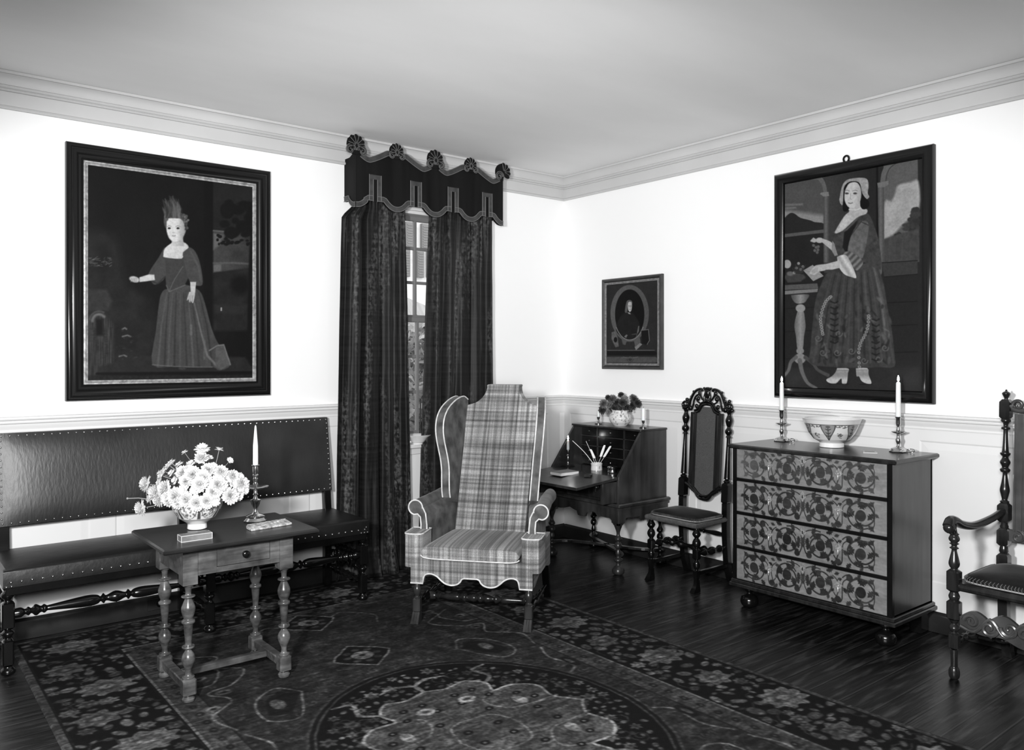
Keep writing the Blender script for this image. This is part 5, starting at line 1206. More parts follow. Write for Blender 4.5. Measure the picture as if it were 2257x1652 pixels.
# on top of the desk
def ontop(px, x): 
    y = on_x(px, 940, x)[0]; return Vector((x, y, .937))
v = ontop(1367, -.165)
t = thing('vase', 'squat patterned china vase holding dark flowers on top of the writing desk', 'vase', v)
P3_, A_ = bowl_tex(120, 60, [(.044, 0), (.048, .004), (.070, .028), (.079, .054), (.072, .080), (.056, .098), (.060, .112), (.055, .112), (.050, .095), (.06, .05), (.001, .04)], lambda c, Z: [c.ell(rr.uniform(0, 1000), rr.uniform(60, 520), rr.uniform(4, 11), rr.uniform(10, 34), rr.choice((110, 140, 90)), 6, .8) for k in range(150)])
grid_obj('vase_body', P3_, A_, M_pchina, t)
M_fm = mat('mid_petal', .12, .6, noise=(40, .3)); M_fd = mat('dark_petal', .035, .6, noise=(40, .3))
def tint(me, mt): c = me.copy(); c.materials.clear(); c.materials.append(mt); return c
mid_b = tint(daisy, M_fm); dark_b = tint(full, M_fd); mid_f = tint(full, M_fm)
vd = (v - Vector(CAM)).dot(FWv)
FL = [(1350, 881, mid_f, .9, 'mid grey bloom at the upper left of the desk vase'), (1383, 886, full, .62, 'single pale round bloom in the desk vase'), (1340, 876, dark_b, .5, None), (1369, 871, dark_b, .6, 'small dark bloom at the top of the desk vase'),
      (1331, 890, mid_f, .8, None), (1329, 903, dark_b, .8, 'dark bloom lowest at the left of the desk vase'), (1344, 893, mid_b, .9, None), (1360, 888, dark_b, .8, None), (1367, 898, dark_b, .9, None), (1380, 899, dark_b, .8, None), (1395, 877, mid_f, .7, 'mid grey bloom at the upper right of the desk vase'),
      (1391, 893, dark_b, .9, None), (1404, 889, dark_b, .8, 'dark bloom farthest right in the desk vase'), (1376, 878, mid_b, .9, None), (1353, 902, dark_b, .7, None), (1399, 882, dark_b, .7, None), (1341, 908, mid_b, .6, None), (1372, 888, dark_b, .8, None)]
for px, py, me, sc, lb in FL:
    dpp = random.uniform(-.04, .05); dd_ = vd - dpp; p = Vector(CAM) + FWv * dd_ + RTv * ((px - CX) / F * dd_) + Vector((0, 0, (HY - py) / F * dd_)); p.x = min(p.x, -.045)
    flower(p, (p - (v + Vector((0, 0, .08)))).normalized() + Vector((-.8, -.6, .2)), sc * 1.3, me, lb or 'small dark bloom in the middle of the desk vase', group='flowers in the desk vase', name='cut_flower')
m = MB()
for k in range(120):
    d_ = rs2.randn(3); d_[2] = abs(d_[2]); d_ /= np.linalg.norm(d_); qq = v + Vector((0, 0, .10)) + Vector((d_[0] * .05, d_[1] * .10, d_[2] * .06)); qq.x = min(qq.x, -.05)
    u = Vector(rs2.randn(3)).normalized() * .012; w3 = Vector(rs2.randn(3)).normalized() * .005; m.add([qq - u, qq + w3, qq + u, qq - w3], [(0, 1, 2, 3)])
for k in range(14):
    qq = v + Vector((rs2.uniform(-.03, .03), rs2.uniform(-.08, .08), .15)); m.tube([v + Vector((0, 0, .07)), qq], .0014, 4)
obj('foliage', m, M_leafd, smooth=0, label='dark leaves among the flowers in the desk vase', cat='leaves', kind='stuff')
for px, lb, ch, cr, cl in ((1319, 'short brass candlestick left of the vase on the writing desk', .045, .0075, 'stub of white candle left of the vase on the writing desk'), (1418, 'short brass candlestick right of the vase on the writing desk', .085, .0125, 'thick white candle right of the vase on the writing desk')):
    v2 = ontop(px, -.18); t = thing('candlestick', lb, 'candlestick', v2, group='short candlesticks on the desk')
    revolve('base', [(0, 0), (.026, 0), (.027, .008), (.018, .011), (.007, .014), (0, .014)], M_brass, t); revolve('stem', [(.008, .012), (.006, .020), (.012, .024), (.006, .029), (.006, .033), (.010, .040), (.012, .052), (.009, .054)], M_brass, t)
    candle('candle', cl, v2.x, v2.y, .937 + .053, ch, cr, cr * .9, False)

# ================================================================== CANE-BACK SIDE CHAIR
sc_ = thing('side_chair', 'tall dark carved side chair with a cane back, between desk and chest of drawers', 'chair', (-.245, -1.435, 0), -PI / 2)
def lb_(z): return .150 + max(0, z - .45) * .062                   # back posts lean
SR = .172
for s in (-1, 1):
    # rear post: square block sections and turnings following the lean
    m = MB()
    def seg(z0, z1, prof, n=16): m.turn((s * SR, lb_(z0), z0), (s * SR, lb_(z1), z1), prof, n)
    m.loft([[(s * SR - .019, y, z), (s * SR + .019, y, z), (s * SR + .019, y + .036, z), (s * SR - .019, y + .036, z)] for y, z in ((.185, .002), (.150, .10), (.132, .30), (.132, .44), (.134, .50))])
    m.loft([[(s * SR - .024, lb_(z) - .022, z), (s * SR + .024, lb_(z) - .022, z), (s * SR + .024, lb_(z) + .022, z), (s * SR - .024, lb_(z) + .022, z)] for z in (.512, .616)])
    for za, zb, ka, kb in ((.500, .512, .016, .024), (.616, .628, .024, .016)): m.loft([[(s * SR - k, lb_(z) - k, z), (s * SR + k, lb_(z) - k, z), (s * SR + k, lb_(z) + k, z), (s * SR - k, lb_(z) + k, z)] for z, k in ((za, ka), (zb, kb))])
    seg(.625, 1.075, [(0, .017), (.03, .022), (.05, .012), (.08, .0195), (.10, .019), (.62, .011), (.64, .020), (.67, .012), (.70, .022), (.74, .023), (.78, .011), (.82, .018), (.88, .024), (.93, .016), (.96, .012), (1, .020)])
    obj('back_post', m, M_black, sc_, smooth=40)
    # front leg
    x = s * .180; m = MB(); c = (x, -.150, 0)
    m.lathe(ls([(.018, .128), (.011, .136), (.019, .150), (.021, .172), (.015, .188), (.010, .194), (.018, .200)]), c).box(x - .020, x + .020, -.170, -.130, .198, .258, .006)
    m.lathe(ls([(.020, .256), (.012, .264), (.022, .280), (.026, .298), (.018, .318), (.012, .326), (.022, .340), (.026, .352), (.015, .375), (.012, .384), (.02, .39)]), c)
    m.loft([[(x - k, y - k, z), (x + k, y - k, z), (x + k, y + k, z), (x - k, y + k, z)] for y, z, k in ((-.150, .132, .016), (-.150, .110, .016), (-.152, .072, .011))])
    m.loft([[(x - k, y0, z), (x + k, y0, z), (x + k, -.134, z), (x - k, -.134, z)] for k, y0, z in ((.011, -.163, .074), (.012, -.166, .045), (.016, -.186, .016), (.017, -.196, .002))])
    obj('leg', m, M_black, sc_, smooth=40)
    obj('stretcher', MB().turn((x, -.13, .228), (s * SR, .135, .228), [(0, .010), (.1, .012), (.2, .022), (.3, .012), (.36, .010), (.45, .022), (.55, .022), (.64, .010), (.7, .012), (.8, .022), (.9, .012), (1, .010)]), M_black, sc_, smooth=40)
    obj('stretcher', MB().box(x - .009, x + .009, -.13, .15, .10, .125, .003), M_black, sc_)
obj('stretcher', MB().turn((-.172, -.01, .228), (.172, -.01, .228), [(0, .010), (.06, .012), (.13, .024), (.2, .012), (.25, .010), (.34, .026), (.42, .014), (.5, .012), (.58, .014), (.66, .026), (.75, .010), (.8, .012), (.87, .024), (.94, .012), (1, .010)]), M_black, sc_, smooth=40)
obj('stretcher', MB().turn((-.155, .155, .30), (.155, .155, .30), [(0, .008), (.2, .016), (.45, .010), (.5, .016), (.55, .010), (.8, .016), (1, .008)]), M_black, sc_, smooth=40)
sf = obj('seat_rail', MB().tube([(-.195, -.172, .402), (.195, -.172, .402), (.180, .150, .402), (-.180, .150, .402)], .016, 12, closed=True), M_rush, sc_, smooth=50)
obj('seat', MB().box(-.185, .185, -.165, .145, .398, .412, .004), M_cane, sc_)
def plan(a, z, d=0): return (a, lb_(z) + d, z)
half_o = [(.0, 1.075 + .022), (.030, 1.097), (.046, 1.082), (.062, 1.062), (.080, 1.055), (.084, 1.03), (.084, .60), (.080, .568), (.060, .560), (.040, .540), (.020, .528), (.0, .526)]
ho = [half_o[0]] + half_o[1:]
pol = ho + [(-a, b) for a, b in reversed(ho[1:-1])]
obj('cane_panel', MB().prism(pol, lambda a, b: plan(a, b, -.003), lambda a, b: plan(a, b, .003)), M_cane, sc_, smooth=0)
for s in (-1, 1):
    m = MB()
    for a0, a1, dd in ((.078, .092, -.016), (.092, .102, -.010), (.102, .122, -.014)):
        m.loft([[plan(s * a0, z, dd), plan(s * a1, z, dd), plan(s * a1, z, .010), plan(s * a0, z, .010)] for z in (.575, 1.06)])
    obj('back_stile', m, M_wood, sc_, smooth=0)
for nm, top in (('cresting', True), ('lower_back_rail', False)):
    m = MB()
    def T(pts, r, sm=5, fl=.8):
        for s in (-1, 1): m.tube([plan(s * a, z, -.006) for a, z in smooth_path(pts, sm)], r, 7, flat=fl)
    if top:
        T([(.100, 1.055), (.082, 1.062), (.062, 1.070), (.048, 1.094), (.030, 1.112), (.0, 1.116)], .012)
        T([(.100, 1.072), (.078, 1.080), (.060, 1.100), (.040, 1.124), (.0, 1.132)], .009)
        T([(.172, 1.085), (.150, 1.098), (.138, 1.128), (.124, 1.160), (.104, 1.190), (.078, 1.208), (.052, 1.212), (.040, 1.200)], .0115)
        T([(.125, 1.075), (.112, 1.105), (.104, 1.140), (.090, 1.165), (.070, 1.176), (.058, 1.170)], .008)
        T([(.0, 1.125), (.030, 1.140), (.052, 1.165), (.058, 1.195)], .008); T([(.045, 1.115), (.075, 1.130), (.088, 1.150)], .007); T([(.018, 1.13), (.022, 1.165), (.014, 1.20), (.03, 1.222)], .009)
        for s in (-1, 1):
            m.tube([plan(s * (.172 + q[0]), 1.108 + q[1], -.01) for q in spiral(0, 0, .026, .006, -90, 360, 22)], [.010 - .005 * i / 22 for i in range(23)], 7)
            m.ball(plan(s * .185, 1.083, 0), .020, .014, .014); m.ball(plan(s * .168, 1.140, 0), .012, .012, .012); m.ball(plan(s * .150, 1.118, 0), .016, .014, .018); m.ball(plan(s * .138, 1.085, 0), .018, .014, .018)
            for a, z in ((.131, 1.160), (.112, 1.194), (.140, 1.140)): m.ball(plan(s * a, z, -.004), .009, .010, .009)
            for a, z in ((.064, 1.186), (.072, 1.150), (.085, 1.10)): m.ball(plan(s * a, z, -.004), .012, .010, .016)
        m.ball(plan(0, 1.185, -.006), .018, .012, .036); m.ball(plan(0, 1.215, -.006), .030, .012, .012); m.ball(plan(0, 1.135, -.006), .022, .012, .014)
    else:
        T([(.172, .60), (.140, .590), (.110, .575), (.088, .556), (.066, .545), (.046, .520), (.024, .507), (.0, .505)], .014)
        T([(.120, .600), (.094, .578), (.070, .560), (.048, .540), (.024, .526), (.0, .524)], .010)
        for s in (-1, 1):
            m.tube([plan(s * (.125 + q[0]), .585 + q[1], -.008) for q in spiral(0, 0, .020, .005, 0, 400, 16)], .006, 6)
            for a, z in ((.10, .565), (.07, .545), (.045, .522)): m.ball(plan(s * a, z, -.006), .014, .012, .011)
        m.ball(plan(0, .508, -.008), .022, .012, .012)
    obj(nm, m, M_black, sc_, smooth=60)
def loose_cushion(label, root_loc, rz, wx_, wy_, z, h_, seed):
    t = thing('seat_cushion', label, 'cushion', (root_loc[0], root_loc[1], z), rz); nx, ny = 30, 30
    def rad(a):                                                     # rounded square outline
        c, s = math.cos(a), math.sin(a); e = 7.0; return 1 / (abs(c) ** e + abs(s) ** e) ** (1 / e)
    rings = []
    K = 48
    for k, zz_ in ((.02, h_), (.35, h_ * .98), (.65, h_ * .90), (.86, h_ * .72), (.96, h_ * .5), (1.0, h_ * .30), (.99, h_ * .16), (.93, .0), (.02, .0)):
        rings.append([(wx_ * k * rad(a) * math.cos(a), wy_ * k * rad(a) * math.sin(a), zz_ ) for a in [2 * PI * i / K for i in range(K)]])
    c = obj('cushion_body', MB().loft(rings), M_velv2, t, smooth=70)
    m = MB()
    for i in range(150):
        a = 2 * PI * i / 150; r_ = rad(a)
        m.tube([(wx_ * .965 * r_ * math.cos(a), wy_ * .965 * r_ * math.sin(a), h_ * .52), (wx_ * 1.005 * r_ * math.cos(a), wy_ * 1.005 * r_ * math.sin(a), h_ * .34), (wx_ * 1.0 * r_ * math.cos(a + .01), wy_ * 1.0 * r_ * math.sin(a + .01), h_ * .14)], [.0016, .0022, .0028], 4)
    obj('fringe', m, M_fringe, t, smooth=0)
    obj('cord', MB().tube([(wx_ * 1.0 * rad(a) * math.cos(a), wy_ * 1.0 * rad(a) * math.sin(a), h_ * .13) for a in np.linspace(0, 2 * PI, 49)[:-1]], .0035, 6, closed=True), mat('cushion_cord', .3, .6), t)
    return t
loose_cushion('dark fringed velvet cushion on the cane-back side chair', (-.268, -1.435), -PI / 2, .192, .146, .4185, .040, 1)

# ================================================================== CHEST OF DRAWERS
CF = -.445; CY0 = on_x(1967, 1150, CF)[0]; CY1 = on_x(1616, 1100, CF)[0]          # right and left ends of the front
ch = thing('chest_of_drawers', 'chest of four drawers painted with dark scrolling vines, on ball feet by the right wall', 'chest of drawers', (-.23, (CY0 + CY1) / 2, 0)); H_ = rel(ch)
zl = [.5 * (on_x(1618, a, CF)[1] + on_x(1960, b, CF)[1]) for a, b in ((988, 1018), (1052, 1096), (1059, 1104), (1124, 1183), (1131, 1191), (1200, 1269), (1207, 1277), (1271, 1358))]
obj('case', H_(MB().box(CF + .004, -.020, CY0, CY0 + .02, .150, .905).box(CF + .004, -.020, CY1 - .02, CY1, .150, .905).box(-.035, -.022, CY0, CY1, .150, .905).box(CF + .01, -.02, CY0, CY1, .150, .165)), M_wood2, ch, smooth=0)
obj('chest_top', H_(MB().box(CF - .030, -.006, CY0 - .032, CY1 + .018, .902, .926, .006)), M_wood, ch)
m = MB().box(CF - .004, CF + .02, CY0 - .001, CY0 + .026, .155, .903, .002).box(CF - .004, CF + .02, CY1 - .026, CY1 + .001, .155, .903, .002)
for k in (1, 3, 5): m.box(CF - .008, CF + .02, CY0 + .02, CY1 - .02, zl[k + 1] - .001, zl[k] + .001, .003)
obj('front_moulding', H_(m), M_black, ch)
obj('base_moulding', H_(MB().box(CF - .022, -.006, CY0 - .022, CY1 + .014, .118, .140, .004).box(CF - .012, -.010, CY0 - .012, CY1 + .008, .138, .158, .004)), M_wood, ch)
M_draw = painted('painted_drawer_front', .4, .4, noise=(1, .10, (8, 60, 60)), bump=(60, .1), coat=.15)
def vines(c, hgt, seed, fade):
    r_ = random.Random(seed); dk_ = lambda: r_.uniform(28, 48) + fade
    for s in (-1, 1):
        X = lambda d: 478 + s * d * (1.03 if s > 0 else .97)
        def ln(p, wd, **k): c.line([(X(a), b) for a, b in p], wd, dk_(), 2.5, sm=5, **k)
        def bl(d, v, a, b, rot=0): c.ell(X(d), v, a, b, dk_(), 3, rot=rot * s)
        def leaf(d, v, L_, ang):
            a = math.radians(ang); ux, uy = math.cos(a), math.sin(a); vv = dk_(); pts = []
            for t_, w_ in ((0, .03), (.16, .20), (.24, .13), (.36, .36), (.48, .20), (.60, .34), (.72, .16), (1.0, .0)): pts.append((t_, w_))
            pts = pts + [(t_, -w_) for t_, w_ in reversed(pts[:-1])]
            c.poly([(X(d + ux * t_ * L_ - uy * w_ * L_), v + uy * t_ * L_ + ux * w_ * L_) for t_, w_ in pts], vv, 3)
        m_ = hgt * .5
        for cx0, cy0, R_, st_ in ((112, m_ + 2, 72, -150), (358, m_ + 4, 78, 60)):
            ring = [(cx0 + R_ * math.cos(math.radians(a)), cy0 + R_ * .98 * math.sin(math.radians(a))) for a in np.linspace(st_, st_ + 300, 14)]
            tail = [(cx0 + (R_ * (1 - t_) + 20 * t_) * math.cos(math.radians(st_ + 300 + 200 * t_)), cy0 + (R_ * (1 - t_) + 20 * t_) * math.sin(math.radians(st_ + 300 + 200 * t_))) for t_ in np.linspace(.1, 1, 6)]
            ln(ring, [7, 10, 12, 10]); ln(ring[-1:] + tail, [10, 9, 14]); bl(cx0, cy0, 31, 33)
            for k, a in enumerate(range(int(st_) + 20, int(st_) + 300, 44)):
                aa = math.radians(a); leaf(cx0 + (R_ - 2) * math.cos(aa), cy0 + (R_ - 2) * math.sin(aa), 46 if k % 2 else 54, a + 180 + (42 if k % 2 else -34))
                if k % 2 == 0: leaf(cx0 + (R_ + 2) * math.cos(aa), cy0 + (R_ + 2) * math.sin(aa), 34, a + 50)
        ln([(16, 36), (40, 22), (76, 16), (112, 20)], [6, 8]); ln([(40, hgt - 22), (20, hgt - 40), (8, hgt - 78), (12, 60)], [9, 7, 4]); bl(40, hgt - 28, 19, 19)
        ln([(190, 40), (214, 60), (228, 96), (214, hgt - 44), (196, hgt - 60)], [6, 7, 7]); bl(222, hgt - 26, 20, 19); ln([(222, hgt - 8), (246, hgt - 30), (252, 70), (290, 40)], [10, 6, 6])
        bl(292, 34, 20, 21); ln([(292, 14), (270, 22), (250, 40)], [5, 6, 7]); leaf(200, 30, 34, -20); leaf(245, 48, 34, 150); leaf(320, 30, 30, -10); leaf(256, m_, 36, 60); leaf(196, m_ + 16, 26, 120)
        for d, v, a in ((402, 44, -42), (402, hgt - 44, 42), (300, hgt - 30, 130), (300, 54, -130), (60, hgt * .55, 90), (32, 70, 100), (60, 40, -60), (150, 20, -20), (180, hgt - 26, 40), (30, hgt - 60, -80)): leaf(d, v, 46, a)
        ln([(380, 26), (430, 40), (436, hgt * .5), (430, hgt - 40), (380, hgt - 24)], [5, 6, 4, 6, 5])
    c.poly([(466, 70), (490, 70), (486, 118), (478, 140), (470, 118)], 50 + fade, 3); c.line([(452, 92), (478, 130), (504, 92)], 6, 50 + fade, 3)
def hexq(m, x, y, z, r):                                           # pierced brass plate outline
    pts = []
    for i in range(24):
        a = 2 * PI * i / 24; q = r * (1 + .22 * math.cos(4 * a) + .12 * math.cos(8 * a)); pts.append((q * .9 * math.cos(a), q * 1.15 * math.sin(a)))
    m.prism(pts, lambda a, b: (x - .003, y + a, z + b), lambda a, b: (x, y + a, z + b))
    return m
M_oldb = mat('aged_brass', .40, .4, metal=.6, noise=(120, .5))
yl, yr = CY1 - .026, CY0 + .026; DW = yl - yr
for k in range(4):
    z1, z0 = zl[2 * k], zl[2 * k + 1]; hg = (z1 - z0) / DW * 1000
    dr = obj('drawer', H_(MB().box(CF + .0005, -.05, yr + .001, yl - .001, z0 + .001, z1 - .001)), M_wood, ch)
    nu = 360; nv = max(40, int(nu * hg / 1000)); U, V = np.meshgrid(np.linspace(0, 1000, nu), np.linspace(0, hg, nv), indexing='ij')
    cv = Canvas(U, V, 0); cv.A = 116 + 14 * (fbm(U * .25, V * 2, 50, k) - .5) * 2; vines(cv, hg, k, (14, 4, -4, 0)[k])
    cv.A = np.clip(cv.A + 22 * (fbm(U, V * 3, 30, 5 + k) - .5), 20, 230)
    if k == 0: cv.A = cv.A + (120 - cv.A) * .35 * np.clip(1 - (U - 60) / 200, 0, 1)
    P3 = np.stack([np.full(U.shape, CF - .0006) - dr.parent.location[0], yl - U / 1000 * DW - dr.parent.location[1], z1 - V / 1000 * DW], -1)
    grid_obj('painted_front', P3, lin(cv.A) / 1.0, M_draw, dr)
    yc_ = yl - .478 * DW; es = obj('escutcheon', H_(hexq(MB(), CF - .0012, yc_, z1 - .035, .019)), M_oldb, dr, smooth=0)
    obj('keyhole', H_(MB().box(CF - .0055, CF - .0042, yc_ - .0022, yc_ + .0022, z1 - .044, z1 - .028)), M_black, es)
    for u in (.245, .712):
        y_ = yl - u * DW; zc_ = (z0 + z1) / 2 - .002
        pl = obj('drop_pull', H_(hexq(MB(), CF - .0012, y_, zc_ + .01, .019)), M_oldb, dr, smooth=0)
        obj('drop', H_(MB().ball((CF - .008, y_, zc_ + .008), .006).lathe([(.002, -.002), (.005, -.010), (.007, -.022), (.003, -.030), (0, -.031)], (CF - .010, y_, zc_ + .006), 10)), M_oldb, pl)
BF = [(.018, 0), (.034, .003), (.046, .016), (.050, .034), (.046, .052), (.034, .066), (.018, .074), (.014, .084), (.026, .094), (.028, .104), (.020, .112), (.018, .12)]
for x, y in ((-.390, CY1 - .07), (-.390, CY0 + .06)): obj('ball_foot', H_(MB().lathe(ls(BF), (x, y, 0), 28)), M_black, ch, smooth=50)
for y in (CY1 - .06, CY0 + .045): obj('back_foot', H_(MB().box(-.11, -.025, y - .03, y + .03, 0.001, .12, .006)), M_black, ch)
# on the chest
ZT = .926
bp_ = on_z(1832, 979, ZT); bx_ = max(min(bp_[0], -.17), -.21); by_ = on_x(1833, 979, bx_)[0]
t = thing('punch_bowl', 'large china bowl painted with leaf panels on top of the chest of drawers', 'bowl', (bx_, by_, ZT))
def punch(c, Z):
    c.line([(0, 845), (1000, 845)], 24, 60, 6); c.line([(0, 250), (1000, 250)], 9, 110, 5)
    for k in range(6):
        x = k * 166.7 + 60
        c.poly([(x - 42, 835), (x - 38, 700), (x - 16, 480), (x - 4, 330), (x + 4, 330), (x + 16, 480), (x + 38, 700), (x + 42, 835)], 140, 6)
        c.line([(x - 42, 835), (x - 38, 700), (x - 16, 480), (x, 330)], 6, 60, 4, sm=4); c.line([(x + 42, 835), (x + 38, 700), (x + 16, 480), (x, 330)], 6, 60, 4, sm=4)
        c.line([(x, 340), (x, 760)], 5, 60, 4)
        for v_ in (480, 580, 690):
            for s in (-1, 1): c.ell(x + s * 9, v_ + 18, 5, 24, 55, 4, rot=-18 * s)
        c.ell(x, 790, 14, 34, 90, 5)
        for s in (-1, 1): c.line([(x + s * 42, 830), (x + s * 58, 770), (x + s * 68, 820)], 8, 90, 5, sm=4)
        xm = x + 83
        for q in range(16): c.ell(xm + rr.uniform(-22, 22), rr.uniform(420, 600), rr.uniform(3, 7), rr.uniform(10, 24), rr.uniform(60, 120), 5)
        for q in range(5): c.ell(xm + rr.uniform(-20, 20), rr.uniform(760, 830), 5, 18, 100, 5)
P3_, A_ = bowl_tex(360, 120, [(.060, .002), (.064, .002), (.062, .026), (.066, .030), (.095, .046), (.122, .080), (.140, .122), (.153, .154), (.156, .158)], punch)
P4_, A4_ = bowl_tex(90, 20, [(.156, .158), (.150, .158), (.135, .120), (.116, .082), (.088, .050), (.001, .036)], lambda c, Z: None)
A_ = np.where(P3_[..., 2] < .028, .8, A_)
grid_obj('bowl_body', P3_, A_, M_pchina, t); grid_obj('bowl_inside', P4_, A4_, M_pchina, t)
t = thing('card', 'small pale card lying between the bowl and the right candlestick', 'card', (-.245, on_x(1917, 993, -.245)[0], ZT), math.radians(30))
obj('sheet', MB().box(-.046, .046, -.034, .034, 0, .003), M_paper, t); obj('printed_panel', MB().box(-.034, .034, -.023, .023, .003, .0034), mat('printed', .4, .7, noise=(60, .3)), t)
for px, lb, cl, hh in ((1723, 'brass candlestick at the left end of the chest of drawers', 'burning white candle at the left end of the chest of drawers', .170), (1980, 'brass candlestick at the right end of the chest of drawers', 'burning white candle at the right end of the chest of drawers', .188)):
    x = -.115; y = on_x(px, 960, x)[0]; t = thing('candlestick', lb, 'candlestick', (x, y, ZT), group='candlesticks on the chest')
    revolve('base', [(0, 0), (.045, .0), (.047, .005), (.044, .009), (.038, .012), (.036, .018), (.022, .024), (.012, .027), (0, .028)], M_brass, t, n=10)
    revolve('stem', [(.012, .026), (.007, .034), (.008, .044), (.013, .056), (.014, .064), (.009, .074), (.008, .086), (.010, .096)], M_brass, t)
    revolve('drip_pan', [(.006, .094), (.018, .096), (.034, .104), (.036, .107), (.030, .106), (.008, .101)], M_brass, t)
    revolve('socket', [(.008, .100), (.011, .112), (.009, .124), (.007, .132), (.011, .140), (.013, .150), (.0125, .176), (.016, .180), (.016, .184), (.011, .184)], M_brass, t)
    candle('candle', cl, x, y, ZT + .178, hh, .0125, .0108, True, group='burning candles on the chest')
    obj('ring_handle', MB().tube([(.0 + .020 * math.sin(a) * .5, -.064 - .020 * math.cos(a), .012 + .008 * math.sin(a)) for a in np.linspace(0, 2 * PI, 17)[:-1]], .0022, 6, closed=True), M_brass, t)

# ================================================================== CARVED ARMCHAIR
ac = thing('carved_armchair', 'tall carved and turned armchair with scrolled arms, at the right edge of the picture', 'armchair', (-.365, -3.475, 0), -PI / 2)
FX, FYl, BXl = .310, -.205, .262
def al(z): return .215 + max(0, z - .5) * .04
FP = [(.012, .062), (.014, .07), (.015, .13)]
for s in (-1, 1):
    x = s * FX; c = (x, FYl, 0); m = MB()
    m.lathe(ls([(.012, .0), (.020, .008), (.023, .030), (.018, .050), (.014, .058), (.0145, .13)]), c).box(x - .021, x + .021, FYl - .021, FYl + .021, .132, .204, .008)
    m.lathe(ls([(.018, .202), (.012, .208), (.020, .218), (.022, .228), (.016, .240), (.012, .246), (.018, .256), (.02, .262)]), c).box(x - .026, x + .026, FYl - .026, FYl + .026, .260, .350, .010)
    m.lathe(ls([(.018, .348), (.021, .356), (.023, .366), (.018, .380), (.015, .388)]), c).box(x - .026, x + .026, FYl - .026, FYl + .026, .385, .484, .010)
    m.lathe(ls([(.016, .482), (.014, .488), (.020, .498), (.0225, .512), (.018, .535), (.012, .560), (.011, .572), (.019, .578), (.012, .584), (.012, .592), (.020, .598), (.013, .602), (.021, .612), (.022, .622), (.016, .636), (.020, .640), (.013, .646), (.010, .670), (.014, .69)]), c)
    obj('leg', m, M_wood, ac, smooth=40)
    x = s * BXl; m = MB()
    def blk(z0, z1, h_=.024): m.loft([[(x - k, al(z) - k, z), (x + k, al(z) - k, z), (x + k, al(z) + k, z), (x - k, al(z) + k, z)] for z, k in ((z0, h_ * .6), (z0 + .012, h_), (z1 - .012, h_), (z1, h_ * .6))])
    def sg(z0, z1, pr): m.turn((x, al(z0), z0), (x, al(z1), z1), [((zz_ - z0) / (z1 - z0), r_) for zz_, r_ in pr], 16)
    m.loft([[(x - .02, y, z), (x + .02, y, z), (x + .02, y + .04, z), (x - .02, y + .04, z)] for y, z in ((.255, .002), (.20, .15), (.195, .30))])
    blk(.29, .385); sg(.38, .44, [(.38, .014), (.40, .020), (.41, .012), (.43, .018), (.44, .014)]); blk(.435, .50); sg(.495, .54, [(.495, .014), (.51, .020), (.525, .018), (.54, .014)])
    blk(.535, .618); sg(.61, .65, [(.61, .014), (.625, .019), (.64, .014), (.65, .018)]); blk(.645, .735)
    sg(.73, 1.13, [(.73, .014), (.742, .020), (.75, .012), (.77, .016), (.796, .021), (.83, .015), (.872, .010), (.880, .018), (.892, .022), (.900, .014), (.908, .015), (.926, .0225), (.944, .014), (.952, .013), (.960, .020), (.970, .022), (.980, .014), (1.075, .010), (1.080, .018), (1.090, .018), (1.095, .010), (1.108, .012), (1.118, .021), (1.128, .020), (1.13, .016)])
    blk(1.128, 1.222, .022); sg(1.215, 1.268, [(1.215, .010), (1.225, .008), (1.238, .014), (1.248, .018), (1.255, .014), (1.260, .006), (1.268, .003)])
    obj('back_post', m, M_wood, ac, smooth=40)
    pth = smooth_path([(s * BXl, .205, .700), (s * (BXl + .012), .11, .675), (s * (FX - .012), -.02, .655), (s * FX, -.13, .672), (s * FX, -.205, .700), (s * FX, -.242, .703), (s * (FX), -.268, .682)], 6)
    m = MB().tube(pth, [.017 + .006 * min(1, i / 18) for i in range(len(pth))], 12, flat=.85).ball((s * FX, -.252, .674), .026, .028, .026)
    obj('arm', m, M_wood, ac, smooth=60)
    obj('stretcher', MB().turn((s * FX, -.19, .168), (s * BXl, .205, .168), [(0, .010), (.08, .018), (.12, .011), (.18, .018), (.22, .012), (.30, .021), (.36, .021), (.40, .012), (.6, .018), (.8, .012), (.9, .018), (1, .010)]), M_wood, ac, smooth=40)
    obj('seat_rail', MB().tube([(s * FX, FYl, .415), (s * BXl, .21, .415)], .016, 8), M_wood, ac)
obj('seat_rail', MB().tube([(-FX, FYl, .412), (FX, FYl, .412)], .019, 10), M_wood, ac); obj('seat_rail', MB().tube([(-BXl, .21, .415), (BXl, .21, .415)], .016, 8), M_wood, ac)
obj('seat', MB().loft([[(-FX + .01, FYl + .01, z), (FX - .01, FYl + .01, z), (BXl, .2, z), (-BXl, .2, z)] for z in (.415, .428)]), M_cane, ac)
obj('stretcher', MB().turn((-FX + .03, -.02, .168), (FX - .03, -.02, .168), [(0, .021), (.1, .021), (.11, .012), (.14, .018), (.18, .018), (.22, .011), (.35, .016), (.45, .024), (.5, .012), (.55, .024), (.65, .016), (.78, .011), (.82, .018), (.89, .012), (.9, .021), (1, .021)]), M_wood, ac, smooth=40)
